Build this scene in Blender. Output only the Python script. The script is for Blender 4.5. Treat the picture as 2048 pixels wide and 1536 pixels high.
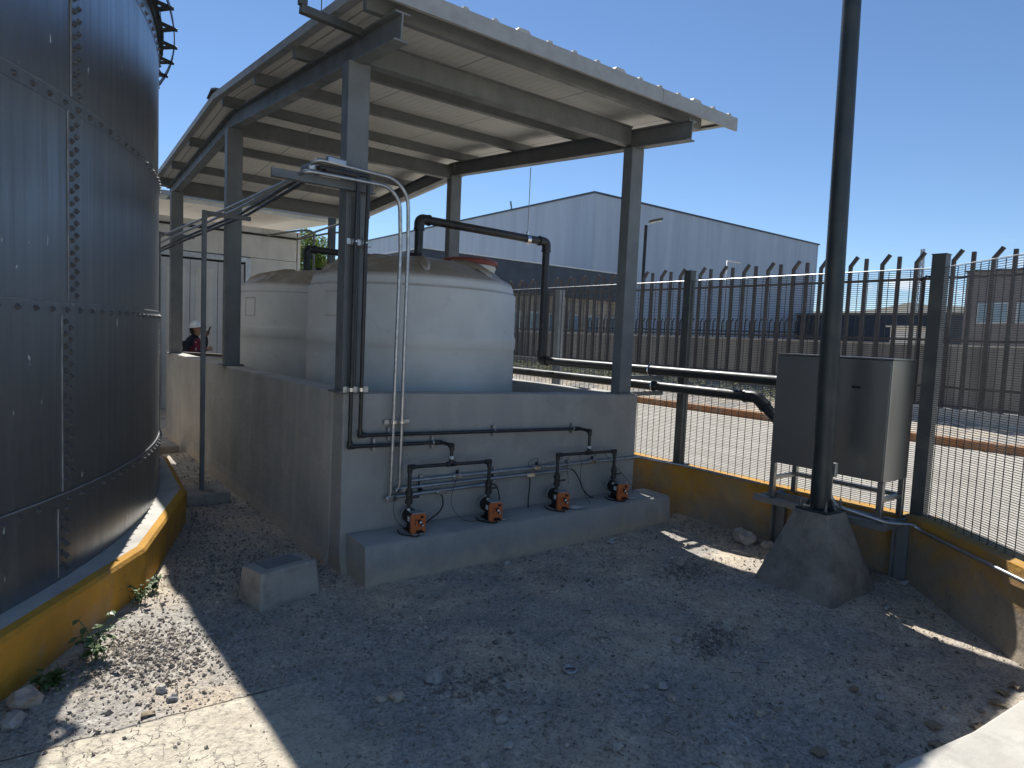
import bpy, bmesh, math, random
from mathutils import Vector, Matrix, noise, Quaternion
R = math.radians
random.seed(7)
S = bpy.context.scene
for o in list(bpy.data.objects): bpy.data.objects.remove(o)
COL = S.collection

# ------------------------------------------------------------ camera
cd = bpy.data.cameras.new('camera'); cam = bpy.data.objects.new('camera', cd); COL.objects.link(cam)
cr, cu, cf = Vector((0.797822, -0.601295, 0.043869)), Vector((0.008013, 0.083334, 0.996489)), Vector((0.60284, 0.79467, -0.071304))
m = Matrix((cr, cu, -cf)).transposed().to_4x4(); m.translation = Vector((-1.8023, -4.3008, 1.7))
cam.matrix_world = m
cd.sensor_width = 36; cd.lens = 1308.17/2048*36; cd.clip_start = 0.05; cd.clip_end = 3000
S.camera = cam
# ------------------------------------------------------------ world, sun, exposure
SUN = Vector((0.208, 0.72, 1.0)).normalized()
elev = math.asin(SUN.z); azi = math.atan2(SUN.x, SUN.y)
W = bpy.data.worlds.new('World'); S.world = W; W.use_nodes = True
nt = W.node_tree; N = nt.nodes; L = nt.links
bg = N['Background']
sky = N.new('ShaderNodeTexSky'); sky.sky_type = 'NISHITA'; sky.sun_disc = False
sky.sun_elevation = elev; sky.sun_rotation = azi; sky.altitude = 1900; sky.air_density = 1.0; sky.dust_density = 0.05; sky.ozone_density = 3.0
tc = N.new('ShaderNodeTexCoord'); sep = N.new('ShaderNodeSeparateXYZ'); L.new(tc.outputs['Generated'], sep.inputs[0])
mp = N.new('ShaderNodeMapping'); mp.inputs['Scale'].default_value = (1, 1, 2.2); L.new(tc.outputs['Generated'], mp.inputs[0])
cn = N.new('ShaderNodeTexNoise'); cn.inputs['Scale'].default_value = 9; cn.inputs['Detail'].default_value = 7; cn.inputs['Roughness'].default_value = 0.6; L.new(mp.outputs[0], cn.inputs['Vector'])
r1 = N.new('ShaderNodeValToRGB'); r1.color_ramp.elements[0].position = 0.55; r1.color_ramp.elements[1].position = 0.66; L.new(cn.outputs[0], r1.inputs[0])
r2 = N.new('ShaderNodeValToRGB'); e = r2.color_ramp.elements; e[0].position = 0.0; e[0].color = (1, 1, 1, 1); e[1].position = 0.15; e[1].color = (0, 0, 0, 1); e_ = e.new(0.1); e_.color = (.8, .8, .8, 1); L.new(sep.outputs[2], r2.inputs[0])
mu = N.new('ShaderNodeMath'); mu.operation = 'MULTIPLY'; L.new(r1.outputs[0], mu.inputs[0]); L.new(r2.outputs[0], mu.inputs[1])
hsv = N.new('ShaderNodeHueSaturation'); hsv.inputs['Saturation'].default_value = 1.06; hsv.inputs['Value'].default_value = 0.68; L.new(sky.outputs[0], hsv.inputs['Color'])
mx = N.new('ShaderNodeMixRGB'); L.new(mu.outputs[0], mx.inputs[0]); L.new(hsv.outputs[0], mx.inputs[1]); mx.inputs[2].default_value = (5.5, 5.8, 6.2, 1)
L.new(mx.outputs[0], bg.inputs[0]); bg.inputs[1].default_value = 0.12
sl = bpy.data.lights.new('sun', 'SUN'); sl.energy = 3.85; sl.angle = R(0.5); sl.color = (1, 0.98, 0.94)
so = bpy.data.objects.new('sun', sl); COL.objects.link(so); so.rotation_euler = SUN.to_track_quat('Z', 'Y').to_euler()
so.location = (4, 8, 20)
S.view_settings.view_transform = 'Standard'; S.view_settings.look = 'None'; S.view_settings.exposure = 0.78; S.view_settings.gamma = 1

# ------------------------------------------------------------ mesh helpers
class MB:
    def __init__(s): s.v = []; s.f = []; s.sm = []
    def add(s, vs, fs, smooth=False):
        b = len(s.v); s.v += [Vector(p) for p in vs]
        for f in fs: s.f.append([b+i for i in f]); s.sm.append(smooth)
        return s
    def box(s, x0, x1, y0, y1, z0, z1):
        return s.add([(x0,y0,z0),(x1,y0,z0),(x1,y1,z0),(x0,y1,z0),(x0,y0,z1),(x1,y0,z1),(x1,y1,z1),(x0,y1,z1)],
                     [(3,2,1,0),(4,5,6,7),(0,1,5,4),(1,2,6,5),(2,3,7,6),(3,0,4,7)])
    def bar(s, a, b, w, h, up=(0,0,1)):
        a = Vector(a); b = Vector(b); d = (b-a).normalized(); u = Vector(up); sd = d.cross(u)
        if sd.length < 1e-4: sd = d.cross(Vector((1,0,0)))
        sd.normalize(); u = sd.cross(d).normalized(); vs = []
        for p in (a, b):
            for (i, j) in ((-1,-1),(1,-1),(1,1),(-1,1)): vs.append(p+sd*(i*w/2)+u*(j*h/2))
        return s.add(vs, [(3,2,1,0),(4,5,6,7),(0,1,5,4),(1,2,6,5),(2,3,7,6),(3,0,4,7)])
    def extrude(s, poly, vec):
        n = len(poly); vec = Vector(vec)
        vs = [Vector(p) for p in poly]+[Vector(p)+vec for p in poly]
        fs = [tuple(range(n))[::-1], tuple(range(n, 2*n))]+[(i, (i+1) % n, n+(i+1) % n, n+i) for i in range(n)]
        return s.add(vs, fs)
    def tube(s, pts, r, n=12, caps=True):
        pts = [Vector(p) for p in pts]; k = len(pts)
        rs = r if isinstance(r, (list, tuple)) else [r]*k
        t0 = (pts[1]-pts[0]).normalized(); a = t0.orthogonal().normalized(); vs = []; prev = t0
        for i in range(k):
            if i == 0: t = t0
            elif i == k-1: t = (pts[i]-pts[i-1]).normalized()
            else:
                t = (pts[i]-pts[i-1]).normalized()+(pts[i+1]-pts[i]).normalized()
                t = t.normalized() if t.length > 1e-6 else prev
            q = prev.rotation_difference(t); a = (q@a); a = (a-t*a.dot(t)).normalized(); prev = t; b = t.cross(a)
            sc = 1.0
            for j in range(n):
                th = 2*math.pi*j/n; vs.append(pts[i]+(a*math.cos(th)+b*math.sin(th))*rs[i]*sc)
        fs = [(i*n+j, i*n+(j+1) % n, (i+1)*n+(j+1) % n, (i+1)*n+j) for i in range(k-1) for j in range(n)]
        s.add(vs, fs, n > 6)
        if caps:
            s.add(vs[:n], [tuple(range(n))[::-1]]); s.add(vs[-n:], [tuple(range(n))])
        return s
    def cyl(s, a, b, r, n=16): return s.tube([a, b], r, n)
    def lathe(s, prof, c, n=48, a0=0, a1=360, smooth=True):
        full = abs(a1-a0) >= 360; m_ = n if full else n+1; vs = []
        for (r, z) in prof:
            for j in range(m_):
                th = R(a0+(a1-a0)*j/n); vs.append((c[0]+r*math.cos(th), c[1]+r*math.sin(th), c[2]+z))
        fs = []
        for i in range(len(prof)-1):
            for j in range(n):
                j2 = (j+1) % m_ if full else j+1
                fs.append((i*m_+j, i*m_+j2, (i+1)*m_+j2, (i+1)*m_+j))
        return s.add(vs, fs, smooth)
    def blob(s, c, sx, sy, sz, seed=0, sub=1, rough=0.25, rot=0):
        bm = bmesh.new(); bmesh.ops.create_icosphere(bm, subdivisions=sub, radius=1)
        cc = math.cos(rot); ss = math.sin(rot); vs = []
        for v in bm.verts:
            p = v.co.copy(); p *= 1+rough*noise.noise(p*1.7+Vector((seed*3.1, seed*1.7, seed)))*1.6
            x, y, z = p.x*sx, p.y*sy, p.z*sz
            vs.append((c[0]+x*cc-y*ss, c[1]+x*ss+y*cc, c[2]+z))
        s.add(vs, [tuple(v.index for v in f.verts) for f in bm.faces], False); bm.free(); return s
    def build(s, name, mat, parent=None, bevel=0, sub=0, local=False):
        off = Vector((0,0,0))
        if parent is not None and not local: off = wloc(parent)
        me = bpy.data.meshes.new(name); me.from_pydata([tuple(p-off) for p in s.v], [], s.f); me.update()
        me.polygons.foreach_set('use_smooth', s.sm)
        if mat: me.materials.append(mat)
        o = bpy.data.objects.new(name, me); COL.objects.link(o)
        if parent: o.parent = parent
        if bevel:
            bv = o.modifiers.new('bevel', 'BEVEL'); bv.width = bevel; bv.segments = 2; bv.limit_method = 'ANGLE'; bv.angle_limit = R(40)
        return o
def wloc(o):
    l = Vector((0,0,0))
    while o is not None: l += o.location; o = o.parent
    return l
def tag(o, label=None, cat=None, group=None, kind=None):
    if label: o['label'] = label
    if cat: o['category'] = cat
    if group: o['group'] = group
    if kind: o['kind'] = kind
    return o
def thing(name, label, cat, loc=(0,0,0), group=None, rz=0):
    o = bpy.data.objects.new(name, None); COL.objects.link(o); o.location = loc; o.rotation_euler = (0,0,rz)
    o.empty_display_size = 0.1
    return tag(o, label, cat, group)
def copy_tree(o, parent=None):
    kids = [c for c in CH(o)]
    c = o.copy(); COL.objects.link(c); c.parent = parent
    for k in kids: copy_tree(k, c)
    return c
def CH(o): return [x for x in bpy.data.objects if x.parent == o]
def fillet(pts, rad, n=6):
    pts = [Vector(p) for p in pts]; out = [pts[0]]
    for i in range(1, len(pts)-1):
        a, b, c = pts[i-1], pts[i], pts[i+1]; u = (a-b).normalized(); w = (c-b).normalized()
        ang = u.angle(w, math.pi)
        if ang > 3.1: out.append(b); continue
        d = min(rad/math.tan(ang/2), (a-b).length*.49, (c-b).length*.49); p0 = b+u*d; p1 = b+w*d
        rr = d*math.tan(ang/2); cen = b+(u+w).normalized()*(rr/math.sin(ang/2))
        v0 = p0-cen; v1 = p1-cen; tot = v0.angle(v1)
        for k in range(n+1):
            t = k/n; out.append(cen+(v0*math.sin((1-t)*tot)+v1*math.sin(t*tot))/math.sin(tot))
    out.append(pts[-1]); return out
def spline(pts, n=8):
    P = [Vector(p) for p in pts]; P = [P[0]*2-P[1]]+P+[P[-1]*2-P[-2]]; out = []
    for i in range(1, len(P)-2):
        for k in range(n):
            t = k/n; a, b, c, d = P[i-1], P[i], P[i+1], P[i+2]
            out.append(0.5*((2*b)+(c-a)*t+(2*a-5*b+4*c-d)*t*t+(3*b-a-3*c+d)*t**3))
    out.append(P[-2]); return out

# ------------------------------------------------------------ materials
def newmat(name):
    m_ = bpy.data.materials.new(name); m_.use_nodes = True
    return m_, m_.node_tree.nodes, m_.node_tree.links, m_.node_tree.nodes['Principled BSDF']
def objco(N, L, scale=(1,1,1)):
    g = N.new('ShaderNodeNewGeometry'); mp_ = N.new('ShaderNodeMapping'); mp_.inputs['Scale'].default_value = scale
    L.new(g.outputs['Position'], mp_.inputs[0]); return mp_.outputs[0]
def mix(N, L, fac, a, b, mode='MIX'):
    x = N.new('ShaderNodeMixRGB'); x.blend_type = mode
    for i, v in ((0, fac), (1, a), (2, b)):
        if isinstance(v, (int, float)): x.inputs[i].default_value = v
        elif isinstance(v, tuple): x.inputs[i].default_value = (*v, 1) if len(v) == 3 else v
        else: L.new(v, x.inputs[i])
    return x.outputs[0]
def nz(N, L, vec, scale, detail=5, rough=0.6, lo=0.35, hi=0.65, dist=0):
    n_ = N.new('ShaderNodeTexNoise'); n_.inputs['Scale'].default_value = scale; n_.inputs['Detail'].default_value = detail
    n_.inputs['Roughness'].default_value = rough; n_.inputs['Distortion'].default_value = dist; L.new(vec, n_.inputs['Vector'])
    r = N.new('ShaderNodeMapRange'); r.inputs[1].default_value = lo; r.inputs[2].default_value = hi; L.new(n_.outputs[0], r.inputs[0])
    return r.outputs[0]
def bump(N, L, h, strength, dist, nrm=None):
    b = N.new('ShaderNodeBump'); b.inputs['Strength'].default_value = strength; b.inputs['Distance'].default_value = dist
    L.new(h, b.inputs['Height'])
    if nrm: L.new(nrm, b.inputs['Normal'])
    return b.outputs[0]
def M(name, col, col2=None, rough=0.6, metal=0.0, s=6, vs=(1,1,1), bs=60, bst=0.25, bd=0.003, spec=0.5, rv=0.1, dirt=None, ds=3, damt=0.5, dvs=(1,1,1)):
    m_, N, L, P = newmat(name); v = objco(N, L, vs); f = nz(N, L, v, s)
    c = mix(N, L, f, col, col2 or tuple(x*0.8 for x in col))
    if dirt:
        dv = objco(N, L, dvs); df = nz(N, L, dv, ds, 6, 0.65, 0.5, 0.72); mm = N.new('ShaderNodeMath'); mm.operation = 'MULTIPLY'; L.new(df, mm.inputs[0]); mm.inputs[1].default_value = damt
        c = mix(N, L, mm.outputs[0], c, dirt)
    if 'plaster' in name:   # dust splashed on the foot of the walls, repaired patches
        gp = N.new('ShaderNodeNewGeometry'); sz_ = N.new('ShaderNodeSeparateXYZ'); L.new(gp.outputs['Position'], sz_.inputs[0])
        hn = nz(N, L, objco(N, L, (1,1,0.6)), 9, 6, 0.7, 0.2, 0.8); ad = N.new('ShaderNodeMath'); ad.operation = 'MULTIPLY_ADD'; L.new(hn, ad.inputs[0]); ad.inputs[1].default_value = -0.22; L.new(sz_.outputs[2], ad.inputs[2])
        mr_ = N.new('ShaderNodeMapRange'); mr_.inputs[1].default_value = 0.02; mr_.inputs[2].default_value = -0.1; L.new(ad.outputs[0], mr_.inputs[0]); c = mix(N, L, mr_.outputs[0], c, (0.45,0.38,0.29))
        pt = nz(N, L, objco(N, L, (1,1,1.4)), 2.3, 2, 0.4, 0.6, 0.63); pm = N.new('ShaderNodeMath'); pm.operation = 'MULTIPLY'; L.new(pt, pm.inputs[0]); pm.inputs[1].default_value = 0.22; c = mix(N, L, pm.outputs[0], c, tuple(x*0.62 for x in col))
    L.new(c, P.inputs['Base Color']); P.inputs['Metallic'].default_value = metal; P.inputs['Specular IOR Level'].default_value = spec
    rr = N.new('ShaderNodeMapRange'); rr.inputs[3].default_value = max(0.02, rough-rv); rr.inputs[4].default_value = min(1, rough+rv); L.new(f, rr.inputs[0]); L.new(rr.outputs[0], P.inputs['Roughness'])
    if bst:
        v2 = objco(N, L); h = nz(N, L, v2, bs, 4, 0.6, 0.2, 0.8); L.new(bump(N, L, h, bst, bd), P.inputs['Normal'])
    return m_
plaster = M('grey_painted_plaster', (0.46,0.44,0.4), (0.37,0.355,0.32), 0.75, s=1.7, bs=25, bst=0.5, bd=0.01, dirt=(0.58,0.54,0.46), ds=1.6, damt=0.6, dvs=(3.2,3.2,0.55))  # base raised: light reflected off the steel tank put into the wall colour
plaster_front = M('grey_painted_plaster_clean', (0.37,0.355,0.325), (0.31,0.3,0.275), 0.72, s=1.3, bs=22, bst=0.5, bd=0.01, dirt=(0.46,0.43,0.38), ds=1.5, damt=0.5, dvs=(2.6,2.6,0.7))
steel_paint = M('grey_painted_steel', (0.17,0.182,0.185), (0.14,0.15,0.154), 0.5, s=5, bs=120, bst=0.1, bd=0.001, dirt=(0.3,0.31,0.31), ds=5, damt=0.25, dvs=(1,1,0.4))
galv = M('galvanised_steel', (0.48,0.49,0.5), (0.38,0.39,0.4), 0.38, 0.85, s=25, bs=80, bst=0.05)
black_pvc = M('black_plastic_pipe', (0.018,0.02,0.022), (0.028,0.029,0.03), 0.42, s=8, bst=0.05, dirt=(0.12,0.11,0.1), ds=9, damt=0.25)
rubber = M('black_rubber', (0.012,0.012,0.013), None, 0.6, bst=0)
chrome = M('polished_steel', (0.75,0.74,0.72), (0.6,0.6,0.58), 0.22, 1.0, s=20, bst=0)
concrete = M('raw_concrete', (0.42,0.38,0.32), (0.32,0.295,0.255), 0.9, s=4, bs=45, bst=0.6, bd=0.006, dirt=(0.13,0.12,0.11), ds=7, damt=0.6)
concrete_dark = M('weathered_concrete', (0.3,0.27,0.23), (0.22,0.2,0.175), 0.92, s=5, bs=35, bst=0.8, bd=0.01, dirt=(0.09,0.085,0.08), ds=6, damt=0.7)
concrete_light = M('light_concrete', (0.58,0.55,0.48), (0.47,0.44,0.39), 0.9, s=3, bs=50, bst=0.4, bd=0.004, dirt=(0.3,0.28,0.25), ds=4, damt=0.6)
panel_white = M('white_panel', (0.72,0.69,0.61), (0.64,0.61,0.54), 0.5, s=3, bst=0.08, dirt=(0.36,0.34,0.3), ds=2.5, damt=0.35, dvs=(2,2,0.3))
door_white = M('door_white', (0.62,0.62,0.6), (0.55,0.55,0.54), 0.45, s=3, bst=0.05)
alu = M('brushed_aluminium', (0.55,0.55,0.54), (0.45,0.45,0.45), 0.4, 0.7, s=12, bst=0)
dark = M('dark_interior', (0.02,0.022,0.026), None, 0.8, bst=0)
dark_post = M('dark_green_paint', (0.022,0.032,0.036), (0.03,0.04,0.044), 0.42, s=6, bst=0.08, dirt=(0.12,0.11,0.09), ds=4, damt=0.35)
orange = M('orange_plastic', (0.58,0.15,0.04), (0.48,0.12,0.035), 0.45, s=20, bst=0.05, dirt=(0.2,0.08,0.04), ds=30, damt=0.5)
white_plastic = M('white_plastic', (0.7,0.7,0.68), None, 0.4, bst=0)
pump_grey = M('grey_plastic_fitting', (0.3,0.32,0.32), None, 0.5, bst=0)
red_plastic = M('red_plastic_lid', (0.3,0.07,0.05), (0.24,0.06,0.045), 0.5, s=8, bst=0.05)
paper = M('paper', (0.6,0.59,0.56), (0.5,0.49,0.46), 0.85, s=30, bst=0.1)
brown_steel = M('brown_painted_steel', (0.055,0.047,0.042), (0.04,0.034,0.032), 0.55, s=4, bst=0.06)
mesh_wire = M('grey_fence_wire', (0.06,0.064,0.068), (0.05,0.053,0.056), 0.45, 0.3, s=4, bst=0)
fence_post_m = M('grey_fence_post', (0.075,0.082,0.08), (0.06,0.066,0.066), 0.45, s=6, bst=0.1, dirt=(0.2,0.19,0.16), ds=4, damt=0.4)
fence_post_sunlit = M('sunlit_toned_fence_post', (0.4,0.41,0.41), (0.34,0.35,0.35), 0.5, 0.2, s=6, bst=0.1)  # paler copy of the post paint: sunlight on one post put into its colour
wood = M('old_dark_wood', (0.05,0.038,0.03), (0.08,0.062,0.05), 0.8, s=12, vs=(1,8,8), bst=0.3)
leaf_green = M('weed_leaf', (0.06,0.11,0.03), (0.1,0.15,0.05), 0.55, s=9, bst=0.1)
bark = M('bark', (0.11,0.085,0.06), (0.07,0.055,0.04), 0.9, s=14, vs=(1,1,0.3), bs=30, bst=0.7, bd=0.01)
dry_leaf = M('dry_leaf', (0.3,0.24,0.15), (0.2,0.15,0.09), 0.8, s=20, bst=0.2)
lamp_glass = M('lamp_lens', (0.75,0.75,0.72), None, 0.25, bst=0)
skin_m = M('skin', (0.42,0.25,0.18), None, 0.55, bst=0)
navy_cloth = M('dark_navy_cloth', (0.012,0.014,0.025), None, 0.85, bst=0.1)
vest_m = M('dark_red_vest_cloth', (0.2,0.012,0.03), (0.15,0.01,0.025), 0.8, bst=0.1)
reflective = M('reflective_tape', (0.55,0.53,0.53), None, 0.4, bst=0)
helmet_m = M('white_helmet_plastic', (0.75,0.76,0.74), None, 0.3, bst=0)
hair_m = M('black_hair', (0.012,0.01,0.01), None, 0.6, bst=0)

def foliage_mat(name, a, b):
    m_, N, L, P = newmat(name); g = N.new('ShaderNodeNewGeometry')
    c = mix(N, L, g.outputs['Random Per Island'], a, b); L.new(c, P.inputs['Base Color']); P.inputs['Roughness'].default_value = 0.55
    t = N.new('ShaderNodeBsdfTranslucent'); L.new(mix(N, L, 0.5, c, (0.35,0.5,0.08)), t.inputs[0]); x = N.new('ShaderNodeMixShader'); x.inputs[0].default_value = 0.35
    L.new(P.outputs[0], x.inputs[1]); L.new(t.outputs[0], x.inputs[2]); L.new(x.outputs[0], N['Material Output'].inputs[0]); return m_
tree_leaf = foliage_mat('tree_leaf', (0.09,0.16,0.025), (0.26,0.34,0.06))
dry_bush = foliage_mat('dry_bush', (0.09,0.085,0.04), (0.24,0.18,0.1))

def tank_plastic():
    m_, N, L, P = newmat('offwhite_tank_plastic'); g = N.new('ShaderNodeNewGeometry'); s_ = N.new('ShaderNodeSeparateXYZ'); L.new(g.outputs['Normal'], s_.inputs[0])
    v = objco(N, L); f = nz(N, L, v, 3, 5, 0.6); base = mix(N, L, f, (0.78,0.76,0.7), (0.7,0.68,0.62))
    r = N.new('ShaderNodeMapRange'); r.inputs[1].default_value = 0.35; r.inputs[2].default_value = 0.7; L.new(s_.outputs[2], r.inputs[0])
    n2 = nz(N, L, v, 5, 6, 0.7, 0.1, 0.5); mm = N.new('ShaderNodeMath'); mm.operation = 'MULTIPLY'; L.new(r.outputs[0], mm.inputs[0]); L.new(n2, mm.inputs[1])
    c = mix(N, L, mm.outputs[0], base, (0.36,0.29,0.215))
    v3 = objco(N, L, (1,1,1.6)); n3 = nz(N, L, v3, 3.2, 8, 0.75, 0.6, 0.72, 0.6); m3 = N.new('ShaderNodeMath'); m3.operation = 'MULTIPLY'; L.new(n3, m3.inputs[0]); m3.inputs[1].default_value = 0.45
    c = mix(N, L, m3.outputs[0], c, (0.3,0.28,0.25))
    L.new(c, P.inputs['Base Color']); P.inputs['Roughness'].default_value = 0.5
    h = nz(N, L, v, 90, 3, 0.6, 0.2, 0.8); L.new(bump(N, L, h, 0.15, 0.002), P.inputs['Normal']); return m_
tank_mat = tank_plastic()

def stainless(name, base, b2, ro, streak=(14,14,0.35), metal=0.95):
    m_, N, L, P = newmat(name); v = objco(N, L, streak); f = nz(N, L, v, 1.6, 8, 0.7, 0.3, 0.7); v2 = objco(N, L, (1.2,1.2,0.5)); f2 = nz(N, L, v2, 1.0, 4, 0.6, 0.3, 0.7)
    c = mix(N, L, f, base, b2); c = mix(N, L, f2, c, tuple(x*0.8 for x in base)); P.inputs['Metallic'].default_value = metal
    if 'tank' in name:   # bird-lime flecks
        fl = nz(N, L, objco(N, L, (1,1,0.35)), 26, 2, 0.5, 0.735, 0.755); c = mix(N, L, fl, c, (0.55,0.55,0.52))
        sb2 = N.new('ShaderNodeMath'); sb2.operation = 'SUBTRACT'; sb2.use_clamp = True; sb2.inputs[0].default_value = metal; L.new(fl, sb2.inputs[1]); L.new(sb2.outputs[0], P.inputs['Metallic'])
    L.new(c, P.inputs['Base Color'])
    r = N.new('ShaderNodeMapRange'); r.inputs[3].default_value = ro; r.inputs[4].default_value = ro+0.16; L.new(f, r.inputs[0]); L.new(r.outputs[0], P.inputs['Roughness'])
    v4 = objco(N, L, (1,1,0.6)); h = nz(N, L, v4, 1.3, 2, 0.5, 0.2, 0.8); n1 = bump(N, L, h, 0.12, 0.02)
    h2 = nz(N, L, v, 6, 4, 0.6, 0.2, 0.8); L.new(bump(N, L, h2, 0.02, 0.0006, n1), P.inputs['Normal']); return m_
tank_steel = stainless('stainless_tank_plate', (0.42,0.43,0.44), (0.22,0.225,0.235), 0.3)
cabinet_steel = stainless('stainless_cabinet', (0.4,0.4,0.39), (0.35,0.35,0.345), 0.26, (3,3,0.25))
bolt_m = M('bolt_steel', (0.22,0.22,0.22), (0.13,0.13,0.13), 0.5, 0.6, s=30, bst=0)
seam_m = M('seam_sealant', (0.3,0.3,0.3), (0.2,0.2,0.2), 0.6, 0.3, s=10, bst=0)

def yellow_wall(name, amount, low):
    m_, N, L, P = newmat(name); v = objco(N, L); g = N.new('ShaderNodeNewGeometry'); s_ = N.new('ShaderNodeSeparateXYZ'); L.new(g.outputs['Position'], s_.inputs[0])
    f = nz(N, L, v, 3, 6, 0.6); y = mix(N, L, f, (0.6,0.31,0.03), (0.48,0.24,0.03))
    conc = mix(N, L, nz(N, L, v, 5), (0.34,0.275,0.2), (0.25,0.205,0.16))
    p = nz(N, L, v, 1.1, 7, 0.7, 0.5-0.12, 0.5+0.12, 0.4)
    r = N.new('ShaderNodeMapRange'); r.inputs[1].default_value = 0.0; r.inputs[2].default_value = 0.5; r.inputs[3].default_value = low; r.inputs[4].default_value = amount; L.new(s_.outputs[2], r.inputs[0])
    a = N.new('ShaderNodeMath'); a.operation = 'ADD'; a.use_clamp = True; L.new(p, a.inputs[0]); L.new(r.outputs[0], a.inputs[1])
    c = mix(N, L, a.outputs[0], conc, y)
    v3 = objco(N, L, (1,1,0.8)); sp = nz(N, L, v3, 14, 6, 0.75, 0.62, 0.7); c = mix(N, L, sp, c, (0.1,0.08,0.06))
    L.new(c, P.inputs['Base Color']); P.inputs['Roughness'].default_value = 0.85
    h = nz(N, L, v, 22, 6, 0.65, 0.2, 0.8); L.new(bump(N, L, h, 0.6, 0.01), P.inputs['Normal']); return m_
yellow_a = yellow_wall('ochre_painted_wall', 0.4, -0.35)
yellow_b = yellow_wall('worn_ochre_wall', -0.05, -1.1)
yellow_ring = yellow_wall('yellow_painted_foundation', 1.0, 0.35)

def ground_mat():
    m_, N, L, P = newmat('gravelly_dirt'); v = objco(N, L)
    tan = mix(N, L, nz(N, L, v, 9, 6, 0.7), (0.53,0.44,0.33), (0.37,0.305,0.23))
    grey = mix(N, L, nz(N, L, v, 30, 5, 0.7), (0.38,0.35,0.305), (0.245,0.226,0.2))
    c = mix(N, L, nz(N, L, v, 1.3, 6, 0.62, 0.42, 0.6, 0.5), grey, tan)
    vo = N.new('ShaderNodeTexVoronoi'); vo.inputs['Scale'].default_value = 85; L.new(v, vo.inputs['Vector'])
    hs = N.new('ShaderNodeHueSaturation'); hs.inputs['Saturation'].default_value = 0.0; L.new(vo.outputs['Color'], hs.inputs['Color'])
    peb = mix(N, L, 0.75, (0.5,0.5,0.5), hs.outputs[0]); c = mix(N, L, 0.55, c, peb, 'OVERLAY')
    vb = N.new('ShaderNodeTexVoronoi'); vb.inputs['Scale'].default_value = 38; L.new(v, vb.inputs['Vector']); hb = N.new('ShaderNodeHueSaturation'); hb.inputs['Saturation'].default_value = 0.0; L.new(vb.outputs['Color'], hb.inputs['Color'])
    c = mix(N, L, nz(N, L, v, 3.1, 4, 0.6, 0.4, 0.7), c, mix(N, L, 0.4, c, hb.outputs[0], 'OVERLAY'))
    # smoother cracked mortar skin below a joint line at the lower left
    sp = N.new('ShaderNodeSeparateXYZ'); L.new(v, sp.inputs[0])
    def ma(op, a, b, cl=False):
        q = N.new('ShaderNodeMath'); q.operation = op; q.use_clamp = cl
        for i, z in ((0, a), (1, b)):
            if isinstance(z, (int, float)): q.inputs[i].default_value = z
            else: L.new(z, q.inputs[i])
        return q.outputs[0]
    wob = nz(N, L, v, 5, 5, 0.7, 0, 1); wob2 = nz(N, L, v, 22, 3, 0.6, 0, 1)
    ly = ma('ADD', ma('ADD', ma('MULTIPLY', sp.outputs[0], 0.06), sp.outputs[1]), ma('ADD', ma('MULTIPLY', wob, 0.05), ma('MULTIPLY', wob2, 0.012)))   # y + .06x + wobble
    below = ma('MULTIPLY', ma('SUBTRACT', -1.305, ly), 60, True)
    lft = ma('MULTIPLY', ma('SUBTRACT', ma('MULTIPLY', wob, 0.9), ma('ADD', sp.outputs[0], 1.05)), 2.2, True)
    msk = ma('MULTIPLY', below, lft)
    line = ma('MULTIPLY', ma('SUBTRACT', 1, ma('MULTIPLY', ma('ABSOLUTE', ma('ADD', ly, 1.302), 0), 110), True), ma('MULTIPLY', ma('SUBTRACT', -0.7, sp.outputs[0]), 4, True))
    mor = mix(N, L, nz(N, L, v, 6, 6, 0.65), (0.72,0.64,0.5), (0.54,0.475,0.37)); mor = mix(N, L, nz(N, L, v, 45, 5, 0.7, 0.5, 0.75), mor, (0.17,0.155,0.135))
    nn = N.new('ShaderNodeTexNoise'); nn.inputs['Scale'].default_value = 11; nn.inputs['Detail'].default_value = 5; L.new(v, nn.inputs['Vector'])
    dv = N.new('ShaderNodeMixRGB'); dv.blend_type = 'ADD'; dv.inputs[0].default_value = 0.13; L.new(v, dv.inputs[1]); L.new(nn.outputs[1], dv.inputs[2])
    v9 = N.new('ShaderNodeTexVoronoi'); v9.feature = 'DISTANCE_TO_EDGE'; v9.inputs['Scale'].default_value = 10; L.new(dv.outputs[0], v9.inputs['Vector'])
    crk = N.new('ShaderNodeMapRange'); crk.inputs[1].default_value = 0.0; crk.inputs[2].default_value = 0.02; L.new(v9.outputs['Distance'], crk.inputs[0])
    ck = ma('MAXIMUM', crk.outputs[0], nz(N, L, v, 2.6, 3, 0.5, 0.4, 0.5)); mor = mix(N, L, ck, (0.15,0.125,0.1), mor)
    c = mix(N, L, msk, c, mor); c = mix(N, L, line, c, (0.05,0.045,0.04))
    L.new(c, P.inputs['Base Color']); P.inputs['Roughness'].default_value = 0.95; P.inputs['Specular IOR Level'].default_value = 0.2
    pre = bump(N, L, ma('SUBTRACT', ma('MULTIPLY', ck, ma('MULTIPLY', msk, 0.4)), line), 0.8, 0.008)
    iv = N.new('ShaderNodeMath'); iv.operation = 'SUBTRACT'; iv.inputs[0].default_value = 1; L.new(vo.outputs['Distance'], iv.inputs[1])
    n1 = bump(N, L, ma('MULTIPLY', iv.outputs[0], ma('SUBTRACT', 1.1, msk)), 0.55, 0.008, pre); h = nz(N, L, v, 14, 8, 0.7, 0.1, 0.9); L.new(bump(N, L, h, 0.7, 0.03, n1), P.inputs['Normal']); return m_
ground_m = ground_mat()
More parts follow.
